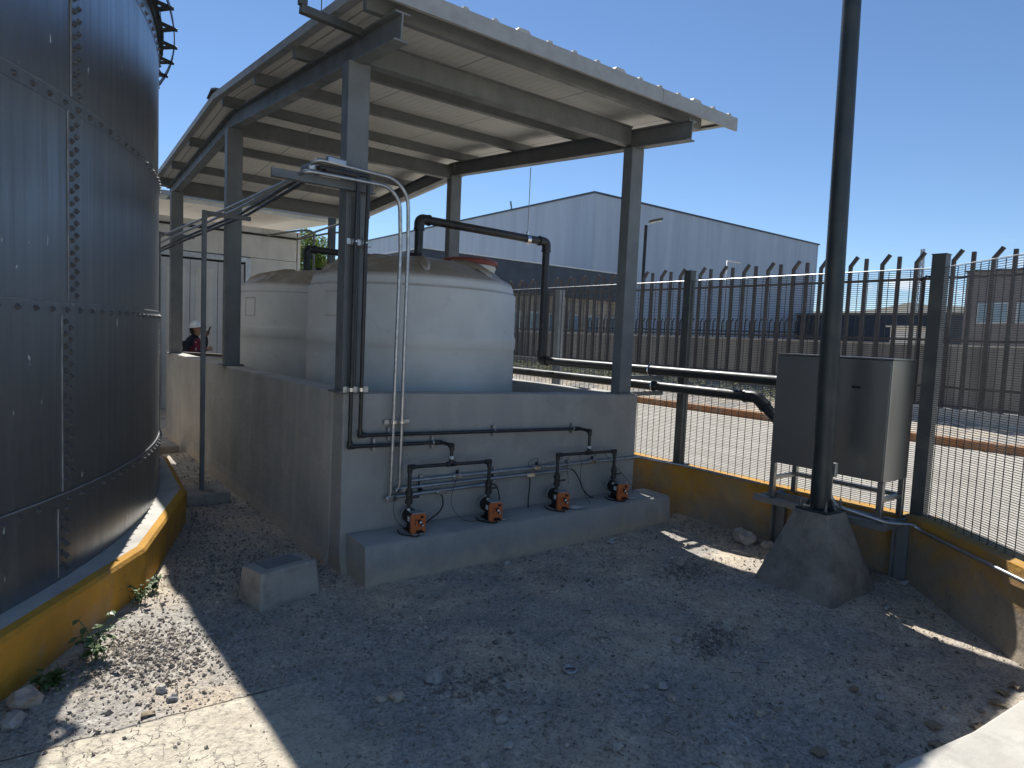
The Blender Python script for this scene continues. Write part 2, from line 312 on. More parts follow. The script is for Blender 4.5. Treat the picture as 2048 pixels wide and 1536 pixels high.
def road_mat():
    m_, N, L, P = newmat('dusty_concrete_yard'); v = objco(N, L); v2 = objco(N, L, (1,0.3,1))
    c = mix(N, L, nz(N, L, v2, 2.5, 6, 0.65, 0.4, 0.6), (0.52,0.475,0.4), (0.42,0.38,0.31)); c = mix(N, L, nz(N, L, v, 18, 6, 0.7, 0.52, 0.75), c, (0.3,0.27,0.22))
    L.new(c, P.inputs['Base Color']); P.inputs['Roughness'].default_value = 0.95; h = nz(N, L, v, 25, 6, 0.7, 0.2, 0.8); L.new(bump(N, L, h, 0.5, 0.02), P.inputs['Normal']); return m_
road_m = road_mat()
def soffit_mat():
    m_, N, L, P = newmat('ribbed_soffit_sheet'); v = objco(N, L)
    s_ = N.new('ShaderNodeSeparateXYZ'); L.new(v, s_.inputs[0])
    def saw(freq, a, b):
        q = N.new('ShaderNodeMath'); q.operation = 'MULTIPLY'; q.inputs[1].default_value = freq; L.new(s_.outputs[0], q.inputs[0])
        fr = N.new('ShaderNodeMath'); fr.operation = 'FRACT'; L.new(q.outputs[0], fr.inputs[0])
        r = N.new('ShaderNodeMapRange'); r.inputs[1].default_value = a; r.inputs[2].default_value = b; L.new(fr.outputs[0], r.inputs[0]); return r.outputs[0]
    g1 = saw(14, 0.0, 0.25); g2 = saw(1.0, 0.0, 0.016); k = N.new('ShaderNodeMath'); k.operation = 'MULTIPLY'; L.new(g1, k.inputs[0]); L.new(g2, k.inputs[1])
    base = mix(N, L, nz(N, L, v, 2.2, 4), (0.74,0.73,0.69), (0.66,0.65,0.615))
    c = mix(N, L, g2, (0.1,0.1,0.1), base)
    L.new(c, P.inputs['Base Color']); P.inputs['Roughness'].default_value = 0.55
    L.new(bump(N, L, k.outputs[0], 0.8, 0.004), P.inputs['Normal']); return m_
soffit_m = soffit_mat()
roof_white = M('white_roof_sheet', (0.5,0.5,0.47), (0.42,0.42,0.4), 0.55, s=4, bst=0.2, bs=30, dirt=(0.3,0.29,0.27), ds=3, damt=0.4)
trim_grey = M('grey_roof_trim', (0.36,0.37,0.37), (0.3,0.31,0.31), 0.55, s=9, bst=0.3, bs=80, bd=0.002)
def corr_mat(name, a, b, freq, axis, vs=(1,1,0.15)):
    m_, N, L, P = newmat(name); v = objco(N, L); s_ = N.new('ShaderNodeSeparateXYZ'); L.new(v, s_.inputs[0])
    q = N.new('ShaderNodeMath'); q.operation = 'MULTIPLY'; q.inputs[1].default_value = freq; L.new(s_.outputs[axis], q.inputs[0])
    sn = N.new('ShaderNodeMath'); sn.operation = 'SINE'; L.new(q.outputs[0], sn.inputs[0])
    v2 = objco(N, L, vs); c = mix(N, L, nz(N, L, v2, 0.8, 7, 0.65), a, b); L.new(c, P.inputs['Base Color']); P.inputs['Roughness'].default_value = 0.5
    L.new(bump(N, L, sn.outputs[0], 0.12, 0.02), P.inputs['Normal']); return m_
ware_m = corr_mat('pale_blue_cladding', (0.36,0.44,0.53), (0.29,0.355,0.44), 12, 0, (1.2,1.2,0.12))
ware_m2 = corr_mat('pale_blue_cladding_gable', (0.34,0.415,0.51), (0.28,0.345,0.43), 12, 1, (1.2,1.2,0.12))
blue_dark = M('dark_blue_cladding', (0.035,0.05,0.075), (0.028,0.04,0.06), 0.5, s=2, bst=0)
beige = M('beige_render', (0.38,0.34,0.27), (0.28,0.25,0.2), 0.85, s=2, bst=0.1)
brown_bldg = M('brown_render', (0.19,0.17,0.165), (0.16,0.145,0.14), 0.8, s=1, bst=0.1)
win_glass = M('window_glass', (0.2,0.3,0.36), (0.15,0.22,0.28), 0.12, s=1, bst=0, spec=0.8)
block_wall = corr_mat('shadow_striped_panels', (0.3,0.29,0.27), (0.13,0.128,0.12), 17, 1, (3,3,0.15))  # dark vertical stripes: shadows of the fence bars put into the panel colour
hill_m = M('dry_hillside', (0.11,0.115,0.1), (0.15,0.14,0.11), 0.95, s=0.02, bst=0)
kerb_m = M('orange_painted_kerb', (0.36,0.15,0.045), (0.26,0.12,0.045), 0.85, s=3, bst=0.3, dirt=(0.36,0.31,0.24), ds=2, damt=0.95)
stone_m = []
for i, (a, b) in enumerate([((0.44,0.41,0.37),(0.34,0.315,0.285)), ((0.48,0.4,0.32),(0.38,0.32,0.26)), ((0.26,0.245,0.23),(0.19,0.18,0.17))]):
    stone_m.append(M('stone_%s' % ['grey','tan','dark'][i], a, b, 0.9, s=20, bs=60, bst=0.4, bd=0.003))
def gravel_mat():
    m_, N, L, P = newmat('crushed_gravel'); g = N.new('ShaderNodeNewGeometry')
    r = N.new('ShaderNodeValToRGB'); e = r.color_ramp.elements; e[0].color = (0.17,0.15,0.125,1); e[1].color = (0.58,0.5,0.4,1); x = e.new(0.6); x.color = (0.31,0.27,0.22,1); L.new(g.outputs['Random Per Island'], r.inputs[0])
    L.new(r.outputs[0], P.inputs['Base Color']); P.inputs['Roughness'].default_value = 0.9; return m_
gravel_m = gravel_mat()

# ============================================================ SETTING: ground
def graded(lo, hi, a, b, fine, growth=1.25):
    out = []; x = a
    while x < b: out.append(x); x += fine
    out.append(b); st = fine; x = b
    while x < hi: st *= growth; x += st; out.append(min(x, hi))
    st = fine; x = a; left = []
    while x > lo: st *= growth; x -= st; left.append(max(x, lo))
    return left[::-1]+out
GX = graded(-900, 900, -2.2, 3.5, 0.035); GY = graded(-900, 900, -4.2, 3.0, 0.035)
def gz(x, y):
    d = max(0, -2.6-x, x-3.5, y-8, -5-y)
    a = max(0.0, 1-d/1.5)
    p = Vector((x, y, 0))
    h = 0.022*noise.noise(p*1.1)+0.011*noise.noise(p*4.3+Vector((5,2,1)))+0.005*noise.noise(p*15)+0.0025*noise.noise(p*37)
    h = h-0.012
    # sloping heap of dirt against the pump plinth's right end and against the fence wall
    h += 0.055*math.exp(-((x-2.95)**2+(y+1.9)**2)/0.35)
    h += 0.035*math.exp(-((x-3.35)/0.22)**2)*(1 if y < -0.2 else 0)
    k = max(0, min(1, (-0.55-x)/0.4))*max(0, min(1, (-1.2-y)/0.1)); h = h*(1-0.8*k)
    if y < -3.15 and x > 0.2: h = min(h, 0.004)
    return h*a-0.004
mb = MB(); nx = len(GX); ny = len(GY)
mb.add([(x, y, gz(x, y)) for y in GY for x in GX], [(j*nx+i, j*nx+i+1, (j+1)*nx+i+1, (j+1)*nx+i) for j in range(ny-1) for i in range(nx-1)], True)
tag(mb.build('ground', ground_m), kind='structure')
mb = MB().box(3.67, 12.2, -20, 60, -0.05, 0.006); tag(mb.build('road', road_m), kind='structure')
pts = [(0.2,-3.5),(0.6,-3.27),(1.05,-3.25),(1.6,-3.34),(2.3,-3.39),(3.6,-3.48),(6,-3.6),(6,-9),(0,-9)]
mb = MB().extrude([(x, y, -0.05) for x, y in pts], (0,0,0.08)); tag(mb.build('pavement', concrete_light, bevel=0.012), kind='structure')
# kerb and gravel bank beyond the road
mb = MB().box(12.2, 12.4, -20, 60, -0.02, 0.17); tag(mb.build('kerb', kerb_m, bevel=0.02), kind='structure')
mb = MB(); ys = [-20+k*1.0 for k in range(81)]
prof = [(12.4,0.13),(13.2,0.2),(14.25,0.26),(15.2,0.3),(24.8,0.7)]
vs = []
for y in ys:
    rise = min(1, max(0, (y-1.5)/5))*0.42
    for k, (x, z) in enumerate(prof): vs.append((x, y, z+rise*(0, .35, 1, 1, 1)[k]+0.05*noise.noise(Vector((x, y, 0))*1.3)))
mb.add(vs, [(j*5+i, j*5+i+1, (j+1)*5+i+1, (j+1)*5+i) for j in range(80) for i in range(4)], True); tag(mb.build('gravel_bank', ground_m), kind='structure')
# hills
mb = MB(); vs = []; n = 90
for k in range(n+1):
    th = R(-20+150*k/n); h = 30+26*noise.noise(Vector((k*0.09, 3, 0)))+8*noise.noise(Vector((k*0.5, 1, 0)))
    dx, dy = math.cos(th), math.sin(th)
    vs += [(dx*480, dy*480, -2), (dx*600, dy*600, max(12, h*1.25)), (dx*760, dy*760, max(10, h*0.8)), (dx*850, dy*850, -2)]
mb.add(vs, [(k*4+i, k*4+i+1, k*4+i+5, k*4+i+4) for k in range(n) for i in range(3)], True); tag(mb.build('hills', hill_m), kind='structure')

# ============================================================ big bolted steel silo on the left
TC = (-6.537, 2.985); TR = 5.796
t = thing('steel_tank', 'huge round bolted stainless steel tank towering at the left', 'tank', (TC[0], TC[1], 0))
levels = [0.28, 0.738, 1.772, 2.862, 3.9, 5.0, 6.1, 9.0]
def cp(r, deg, z): return Vector((TC[0]+r*math.cos(R(deg)), TC[1]+r*math.sin(R(deg)), z))
for i in range(len(levels)-1):
    r = TR-0.007*i
    mb = MB(); a0 = -31.4+ (0.6 if i % 2 else -0.2)
    mb.lathe([(r, levels[i]), (r, levels[i+1]+0.0)], (TC[0], TC[1], 0), 160)
    if i == len(levels)-2: mb.lathe([(r, levels[i+1]), (0.01, levels[i+1]+0.5)], (TC[0], TC[1], 0), 160)
    mb.build('shell_course', tank_steel, t)
BOLTS = []
def bolt(mb, p, nrm, r=0.017):
    if mb is None: BOLTS.append((p, nrm.normalized(), r)); return
    nrm = nrm.normalized(); mb.cyl(p-nrm*0.002, p+nrm*0.002, r*1.0, 14); mb.cyl(p+nrm*0.002, p+nrm*0.010, r*0.62, 6); mb.cyl(p+nrm*0.010, p+nrm*0.015, r*0.34, 8)
for i, z in enumerate(levels[1:-1]):
    r = TR-0.007*i
    mb = MB()
    for pr_ in ([(r+0.0005, z-0.06), (r+0.003, z-0.06)], [(r+0.003, z-0.06), (r+0.003, z+0.008)], [(r+0.003, z+0.008), (r-0.008, z+0.008)]): mb.lathe(pr_, (TC[0], TC[1], 0), 160)
    s_ = mb.build('horizontal_seam', tank_steel, t)
    a = -62
    while a < 6: bolt(None, cp(r+0.004, a, z-0.03), cp(1, a, 0)-cp(0, a, 0)); a += 1.28
    mb = MB(); mb.lathe([(r+0.003, z+0.005), (r+0.005, z+0.009), (r-0.002, z+0.013)], (TC[0], TC[1], 0), 160); mb.build('sealant_bead', seam_m, s_)
va = [-32.3, -31.75, -31.0, -30.55, -29.9, -29.7, -29.5]
for i in range(len(levels)-1):
    for off in (-26.6, 0, 26.6):
        a = va[i]+off; r = TR-0.007*i; z0, z1 = levels[i]+0.02, levels[i+1]-0.06; w = 1.05
        mb = MB(); mb.lathe([(r+0.003, z0), (r+0.003, z1)], (TC[0], TC[1], 0), 6, a, a+w)
        mb.lathe([(r-0.004, z0), (r+0.003, z0)], (TC[0], TC[1], 0), 6, a, a+w)
        p0, p1, p2, p3 = cp(r-.004, a, z0), cp(r+.003, a, z0), cp(r+.003, a, z1), cp(r-.004, a, z1); mb.add([p0, p1, p2, p3], [(0,1,2,3)])
        s_ = mb.build('vertical_seam', tank_steel, t)
        mb = MB(); mb.tube([cp(r+0.002, a, z0), cp(r+0.002, a, z1)], 0.005, 8); mb.build('sealant_bead', seam_m, s_)
        z = z0+0.03; k = 0
        while z < z1-0.01:
            aa = a+(0.33 if k % 2 else 0.78); bolt(None, cp(r+0.004, aa, z), cp(1, aa, 0)-cp(0, aa, 0), 0.016); z += 0.033; k += 1
def bkey(b):
    d = b[0]-cam.matrix_world.translation; x = d.dot(cr)/max(0.01, d.dot(cf)); y = d.dot(cu)/max(0.01, d.dot(cf))
    vis = d.dot(cf) > 0 and abs(x) < 0.79 and abs(y) < 0.6 and d.dot(b[1]) < 0
    return (0 if vis else 1000)+d.length
BOLTS.sort(key=bkey)
b0 = MB(); bolt(b0, Vector((0,0,0)), Vector((0,0,1)), 0.0165); b0 = b0.build('bolt', bolt_m, t, local=True)
for k, (p, nr, r_) in enumerate(BOLTS[:100]):
    o = b0
    if k: o = b0.copy(); COL.objects.link(o); o.parent = t
    o.location = p-t.location; o.rotation_euler = nr.to_track_quat('Z', 'Y').to_euler()
mb = MB()
for p, nr, r_ in BOLTS[100:]: bolt(mb, p, nr, r_)
tag(mb.build('bolts', bolt_m, t), kind='stuff')
# wind girder with zigzag braces
zr = 4.06
g = MB(); g.lathe([(5.885, zr-0.02), (5.893, zr-0.02), (5.893, zr+0.02), (5.885, zr+0.02), (5.885, zr-0.02)], (TC[0], TC[1], 0), 190, smooth=False)
rim = g.build('girder_rim', dark_post, t)
g = MB(); g.lathe([(5.765, zr-0.06), (5.785, zr-0.06), (5.785, zr-0.02), (5.81, zr-0.02), (5.81, zr+0.005)], (TC[0], TC[1], 0), 190, smooth=False); g.build('girder_angle', dark_post, t)
a = -50; 
while a < 12:
    mb = MB(); mb.bar(cp(5.79, a-0.8, zr), cp(5.887, a-0.1, zr), 0.06, 0.006); mb.bar(cp(5.79, a+0.9, zr+0.007), cp(5.887, a+0.1, zr+0.007), 0.06, 0.006)
    mb.cyl(cp(5.893, a, zr), cp(5.915, a, zr), 0.014, 8); mb.cyl(cp(5.80, a+1.6, zr-0.03), cp(5.80, a+1.6, zr+0.02), 0.012, 8)
    mb.build('girder_brace', dark_post, t); a += 3.83
# foundation ring (faceted)
t = thing('tank_foundation', 'yellow painted faceted concrete ring under the steel tank', 'foundation', (TC[0], TC[1], 0))
mb = MB(); nn = 24; off = -26.7
ro = 6.0/1.0
mb2 = MB()
P_ = []
for k in range(nn):
    P_.append(off+360*k/nn)
vsb = []; 
prof = [(5.2, 0.27), (5.83, 0.28), (5.96, 0.285)]
mb.lathe(prof, (TC[0], TC[1], 0), nn, off, off+360, smooth=False); mb.build('concrete_top', concrete_light, t)
mb = MB(); mb.lathe([(5.96, 0.285), (6.0, 0.272), (6.012, 0.25), (6.0, -0.1)], (TC[0], TC[1], 0), nn, off, off+360, smooth=False); mb.build('painted_side', yellow_ring, t)

# ============================================================ containment wall (dike)
DW, DL = 3.0, 6.75
t = thing('containment_wall', 'chest-high grey plastered containment wall around the two white tanks', 'wall', (0,0,0))
def wallgrid(name, p0, p1, thick_dir, th, ztop0, ztop1, mat, amp=0.009, n=60):
    # slightly uneven plastered wall: closed box subdivided and displaced
    mb = MB(); p0 = Vector(p0); p1 = Vector(p1); td = Vector(thick_dir); m_ = 16; vs = []
    def disp(p): return amp*noise.noise(p*1.5)+amp*0.35*noise.noise(p*7)
    for side in (0, 1):
        for i in range(n+1):
            t_ = i/n; zt = ztop0+(ztop1-ztop0)*t_+0.006*noise.noise(Vector((t_*9, 2+side, p0.x)))
            for j in range(m_+1):
                z = -0.1+(zt+0.1)*j/m_; p = p0.lerp(p1, t_)+td*(th*side); p.z = z
                flare = 0.03*max(0, 1-z/0.18)**2
                p += td*((1 if side else -1)*(disp(p)+flare)); vs.append(p)
    K = (n+1)*(m_+1); fs = []
    ix = lambda s_, i, j: s_*K+i*(m_+1)+j
    for i in range(n):
        for j in range(m_):
            fs.append((ix(0,i,j), ix(0,i+1,j), ix(0,i+1,j+1), ix(0,i,j+1))); fs.append((ix(1,i,j), ix(1,i,j+1), ix(1,i+1,j+1), ix(1,i+1,j)))
        fs.append((ix(0,i,m_), ix(0,i+1,m_), ix(1,i+1,m_), ix(1,i,m_)))
    for j in range(m_):
        fs.append((ix(0,0,j), ix(0,0,j+1), ix(1,0,j+1), ix(1,0,j))); fs.append((ix(0,n,j), ix(1,n,j), ix(1,n,j+1), ix(0,n,j+1)))
    mb.add(vs, fs, False); return mb.build(name, mat, t, bevel=0.012)
wallgrid('front_wall', (0,0,0), (DW,0,0), (0,1,0), 0.2, 1.262, 1.2, plaster_front)
wallgrid('left_wall', (0.0,DL,0), (0.0,0.203,0), (1,0,0), 0.2, 1.245, 1.26, plaster, n=90)
wallgrid('right_wall', (DW,0.203,0), (DW,DL,0), (-1,0,0), 0.2, 1.2, 1.2, plaster, n=90)
wallgrid('back_wall', (DW-0.203,DL,0), (0.203,DL,0), (0,-1,0), 0.2, 1.2, 1.17, plaster)
MB().box(0.19, 2.81, 0.19, 6.56, -0.05, 0.05).build('floor_slab', dark, t)
t = thing('wooden_plank', 'dark weathered plank lying on the back end of the grey wall', 'plank', (0.9,6.65,1.2))
MB().bar((0.22,6.66,1.235), (1.25,6.68,1.195), 0.2, 0.045).build('plank_board', wood, t, bevel=0.004)
# pump plinth
t = thing('pump_plinth', 'low grey plastered plinth along the wall foot carrying the pumps', 'plinth', (1.5,-0.15,0))
mb = MB(); n = 60; vs = []; xs = [0.045+3.12*i/n for i in range(n+1)]
for x in xs:
    w = 0.016*noise.noise(Vector((x*2, 0, 0)))+0.004*noise.noise(Vector((x*11, 5, 0))); q = 0.005*noise.noise(Vector((x*5, 3, 0)))+0.003*noise.noise(Vector((x*17, 3, 0)))
    vs += [(x, -0.006, 0.262+q), (x, -0.305+w, 0.257+q), (x, -0.325+w, 0.235+q), (x, -0.335+w, 0.1), (x, -0.345+w, -0.1)]
mb.add(vs, [(i*5+j, i*5+j+1, (i+1)*5+j+1, (i+1)*5+j) for i in range(n) for j in range(4)], True)
for i, fl in ((0, 1), (n, 0)):
    f = [i*5+j for j in range(5)]; b = vs[i*5]; vv = [vs[k] for k in f]+[(b[0], -0.006, -0.1)]
    mb.add(vv, [tuple(range(6)) if fl else tuple(range(6))[::-1]])
mb.build('plinth_block', plaster_front, t)
t.location = (1.5,-0.15,0)

# ============================================================ canopy
t = thing('canopy_shelter', 'open grey steel shelter with low gable sheet roof over the tanks', 'canopy', (1.5,3.3,0))
CY = [0.1, 3.31, 6.48]; CZ = [3.52, 3.80, 3.60]; CX = [0.075, 2.86]
def rz(y): return CZ[0]+(y-CY[0])*0.0872 if y < CY[1] else CZ[1]+(y-CY[1])*(-0.0631)
for ix_, x in enumerate(CX):
    for k, y in enumerate(CY):
        base = 1.262 if ix_ == 0 else 1.2
        if k == 2: base = 1.24 if ix_ == 0 else 1.2
        h = 0.08; hy = 0.036
        mb = MB()
        # two channels boxed: web faces with a thin seam
        mb.box(x-h, x+h, y-hy*1.6, y+hy*1.6, base-0.006, rz(y)+0.0)
        c = mb.build('column', steel_paint, t, bevel=0.006)
        MB().box(x-h-0.03, x+h+0.03 if x < 1 else x+h+0.02, y-0.1, y+0.1, base-0.004, base+0.01).build('base_plate', steel_paint, c)
# rafters: I-profiles following the roof slope (left and right)
def ibeam(mb, a, b, depth, fw, tw=0.012, tf=0.012):
    a = Vector(a); b = Vector(b); d = (b-a).normalized(); sd = d.cross(Vector((0,0,1))).normalized(); up = sd.cross(d)
    mb.bar(a+up*tf/2, b+up*tf/2, fw, tf); mb.bar(a+up*(depth-tf/2), b+up*(depth-tf/2), fw, tf); mb.bar(a+up*depth/2, b+up*depth/2, tw, depth-2*tf)
for x in CX:
    y0 = -0.56
    for (ya, yb) in ((y0, CY[1]), (CY[1]+0.001, 7.0)):
        mb = MB(); ibeam(mb, (x, ya, rz(ya)), (x, yb, rz(yb)), 0.17, 0.1); mb.build('rafter', steel_paint, t)
for y, dz in ((CY[0]+0.02, 0.02), (CY[1], -0.05), (CY[2], -0.03)):
    mb = MB(); z = rz(y)+dz
    mb.box(CX[0]+0.055, CX[1]-0.055, y-0.045, y+0.045, z, z+0.012); mb.box(CX[0]+0.055, CX[1]-0.055, y-0.045, y+0.045, z+0.158, z+0.17); mb.box(CX[0]+0.055, CX[1]-0.055, y-0.03, y-0.018, z+0.012, z+0.158)
    mb.build('cross_beam', steel_paint, t)
for y in (-0.4, 0.9, 1.95, 3.1, 4.75, 5.9, 6.85):
    mb = MB(); z = rz(y)+0.172; x0, x1 = CX[0]-0.17, CX[1]+0.3
    mb.box(x0, x1, y-0.025, y-0.022, z, z+0.1); mb.box(x0, x1, y-0.022, y+0.025, z, z+0.004); mb.box(x0, x1, y-0.022, y+0.025, z+0.094, z+0.098); mb.box(x0, x1, y+0.022, y+0.025, z+0.004, z+0.02)
    mb.box(x0+0.0, x0+0.003, y-0.022, y+0.025, z+0.004, z+0.094); mb.box(x1-0.003, x1, y-0.022, y+0.025, z+0.004, z+0.094)
    mb.build('purlin', steel_paint, t)
def so_(y): return rz(y)+0.272
RX0, RX1, RY0, RY1 = -0.13, 3.41, -0.60, 7.15
for (ya, yb) in ((RY0, CY[1]), (CY[1]+0.002, RY1)):
    mb = MB(); mb.extrude([(RX0, ya, so_(ya)), (RX0, yb, so_(yb)), (RX0, yb, so_(yb)+0.03), (RX0, ya, so_(ya)+0.03)], (RX1-RX0,0,0))
    rf = mb.build('roof_panel', soffit_m, t)
    x = RX0+0.16; k = 0
    while x < RX1-0.05:
        w = 0.03 if k % 4 else 0.075; hgt = 0.028 if k % 4 else 0.034
        mb = MB(); mb.extrude([(x-w, ya-0.01, so_(ya)+0.03), (x+w, ya-0.01, so_(ya)+0.03), (x+w*0.55, ya-0.01, so_(ya)+0.03+hgt), (x-w*0.55, ya-0.01, so_(ya)+0.03+hgt)], (0, yb-ya+0.01, so_(yb)-so_(ya)))
        mb.build('roof_rib', roof_white, rf); x += 0.235; k += 1
mb = MB(); z = so_(RY0); mb.box(RX0-0.01, 2.4, RY0-0.02, RY0-0.002, z-0.075, z+0.036); mb.box(2.402, RX1+0.012, RY0-0.022, RY0-0.004, z-0.078, z+0.034); mb.build('front_fascia', trim_grey, t)
mb = MB(); mb.box(RX0-0.01, RX1+0.012, RY1+0.002, RY1+0.02, so_(RY1)-0.06, so_(RY1)+0.036); mb.build('back_fascia', trim_grey, t)
for x in (RX0-0.012, RX1+0.002):
    mb = MB()
    for (ya, yb) in ((RY0, CY[1]), (CY[1]+0.002, RY1)):
        mb.extrude([(x, ya, so_(ya)-0.02), (x, yb, so_(yb)-0.02), (x, yb, so_(yb)+0.045), (x, ya, so_(ya)+0.045)], (0.01,0,0))
        mb.extrude([(x+0.01, ya, so_(ya)-0.022), (x+0.01, yb, so_(yb)-0.022), (x+0.01, yb, so_(yb)-0.017), (x+0.01, ya, so_(ya)-0.017)], (0.05 if x < 1 else -0.06,0,0))
    mb.build('edge_trim', trim_grey, t)
mb = MB(); zc = so_(CY[1])+0.035
mb.extrude([(RX0-0.03, CY[1]-0.2, zc-0.0), (RX0-0.03, CY[1], zc+0.045), (RX0-0.03, CY[1]+0.2, zc-0.0), (RX0-0.03, CY[1]+0.2, zc+0.012), (RX0-0.03, CY[1], zc+0.062), (RX0-0.03, CY[1]-0.2, zc+0.012)], (RX1-RX0+0.06,0,0)); mb.build('ridge_cap', dark_post, t)
# bent square-tube arm at the top of the front left column
t = thing('mounting_arm', 'bent dark square tube arm standing out from the front left column top', 'bracket', (0,-0.05,3.6))
mb = MB(); mb.bar((0.03,-0.06,3.665), (-0.375,-0.06,3.69), 0.05, 0.05); mb.bar((-0.36,-0.06,3.715), (-0.36,-0.06,4.3), 0.05, 0.05, up=(0,1,0)); mb.build('arm_tube', fence_post_m, t, bevel=0.004)
MB().tube([(-0.24,-0.06,3.7), (-0.238,-0.06,4.3)], 0.003, 6).build('hanging_wire', rubber, t)

# ============================================================ white plastic tanks
def make_tank(cx, cy):
    t = thing('storage_tank', 'domed off-white plastic storage tank nearest the camera behind the front wall', 'tank', (cx,cy,0.05), 'domed white plastic storage tanks')
    r = 1.06
    prof = [(0.01,0.0),(r-0.02,0.0),(r,0.03),(r,1.42),(r-0.004,1.5),(r+0.004,1.52),(r+0.011,1.545),(r+0.011,1.62),(r+0.004,1.645),(r-0.004,1.66),(r-0.006,2.06),(r-0.016,2.075),(r-0.03,2.09),(r-0.033,2.12),(r-0.05,2.17),(r-0.085,2.2),(r-0.14,2.225),(0.75,2.31),(0.5,2.375),(0.3,2.41),(0.12,2.43),(0.01,2.43)]
    mb = MB(); mb.lathe(prof, (0,0,0), 96); b = mb.build('tank_body', tank_mat, t, local=True)
    # raised moulded label frames
    def frame(deg, z0, z1, w):
        mb = MB(); rr = r+0.003; d = w/r*57.3/2
        def P(a, z, q=0): return (q+rr)*math.cos(R(a)), (q+rr)*math.sin(R(a)), z
        for a, b_, za, zb in ((deg-d,deg+d,z0,z0),(deg+d,deg+d,z0,z1),(deg+d,deg-d,z1,z1),(deg-d,deg-d,z1,z0)):
            mb.tube([P(a+(b_-a)*k/6, za+(zb-za)*k/6, -0.005) for k in range(7)], 0.004, 6)
        mb.build('moulded_frame', tank_mat, b, local=True)
    frame(-163, 1.78, 2.0, 0.2); frame(-178, 1.1, 1.38, 0.2)
    # radial stiffening ribs on the dome
    for k in range(8):
        a = R(-112+45*k); mb = MB(); vs = []
        pr = [(0.45,2.385,0.02),(0.62,2.372,0.05),(0.8,2.325,0.05),(0.9,2.27,0.03),(0.95,2.2,0.012)]
        for (rr, zz, w) in pr:
            for s_ in (-1, 0, 1): vs.append((rr*math.cos(a)-s_*w*math.sin(a), rr*math.sin(a)+s_*w*math.cos(a), zz+(0.018 if s_ == 0 else -0.03)))
        mb.add(vs, [(i*3+j, i*3+j+1, (i+1)*3+j+1, (i+1)*3+j) for i in range(4) for j in range(2)], True); mb.build('dome_rib', tank_mat, b, local=True)
    mb = MB(); lx, ly = 0.74, 0.12
    mb.lathe([(0.29,2.1),(0.29,2.38),(0.3,2.39),(0.3,2.43),(0.27,2.43)], (lx,ly,0), 40); nk = mb.build('manhole_neck', tank_mat, t, local=True)
    mb = MB(); mb.lathe([(0.315,2.425),(0.32,2.43),(0.32,2.475),(0.29,2.49),(0.2,2.497),(0.01,2.505)], (lx,ly,0), 40)
    mb.build('manhole_lid', red_plastic, t, local=True)
    mb = MB(); mb.lathe([(0.075,2.42),(0.075,2.47),(0.05,2.47)], (0.0,0.0,0), 20); mb.build('outlet_flange', black_pvc, t, local=True)
    return t
T1 = make_tank(1.5, 1.8)
T2 = copy_tree(T1); T2.location = (1.5, 4.45, 0.05); T2['label'] = 'dusty domed off-white plastic storage tank standing farther back, half hidden'
# ---- big black pipes
def elbow(mb, p, r, dirs):
    for d in dirs:
        d = Vector(d); mb.cyl(Vector(p)+d*0.035, Vector(p)+d*0.105, r*1.22, 16)
def big_pipe(label, base, xr, zt, zl, yend, r, extra):
    t = thing('tank_pipe', label, 'pipe', base, 'thick black pipes leaving the tank tops')
    bx, by, bz = base
    pts = [(bx,by,bz), (bx,by,zt), (xr,by,zt-0.03), (xr,by,zl), (xr,yend,zl)]+extra
    MB().tube(fillet(pts, 0.075, 7), r, 18).build('pipe_run', black_pvc, t)
    for i in range(1, len(pts)-1):
        p = Vector(pts[i]); a = (Vector(pts[i-1])-p).normalized(); c = (Vector(pts[i+1])-p).normalized()
        mb = MB(); s0 = p+a*0.1; s1 = p+c*0.1
        mb.tube(fillet([s0, p, s1], 0.085, 7), r*1.2, 18); mb.tube([s0-a*0.0, s0+a*0.02], r*1.3, 18); mb.tube([s1, s1+c*0.02], r*1.3, 18)
        mb.build('pipe_elbow', black_pvc, t)
    return t
p1 = big_pipe('thick black pipe from the near tank dome, over and down beside the fence', (1.53,1.8,2.48), 3.25, 2.88, 1.435, -1.40, 0.045, [])
h = MB(); h.tube([(2.96,1.8,rz(1.8)), (2.96,1.8,2.93)], 0.005, 6).build('hanger_rod', galv, p1)
MB().cyl((2.935,1.8,2.845), (2.985,1.8,2.845), 0.052, 18).cyl((2.96,1.8,2.895), (2.96,1.8,2.935), 0.018, 10).build('pipe_clamp', chrome, p1)
p2 = big_pipe('thick black pipe from the far tank dome, running low to the cabinet', (1.3,4.45,2.42), 3.31, 2.76, 1.275, -1.08, 0.045, [(3.31,-1.37,1.03)])
MB().tube([(1.9,4.45,rz(4.45)), (1.9,4.45,2.80)], 0.005, 6).build('hanger_rod', galv, p2)
MB().cyl((1.875,4.45,2.748), (1.925,4.45,2.748), 0.052, 18).build('pipe_clamp', chrome, p2)
for k, z in enumerate((1.385, 1.225)):
    t = thing('pipe_support', 'short grey steel arm off the right column carrying the %s black pipe' % ('upper', 'lower')[k], 'bracket', (2.96,0.1,z), 'grey arms under the black pipes')
    MB().box(2.962, 3.44, 0.06, 0.1, z-0.045, z-0.005).build('support_arm', steel_paint, t, bevel=0.003)
    mb = MB(); pz_ = z+0.05; mb.tube([((3.25,3.31)[k]+0.05*math.cos(a), 0.08, pz_+0.05*math.sin(a)) for a in [R(20*k_) for k_ in range(19)]], 0.006, 6); mb.build('u_bolt', chrome, t)

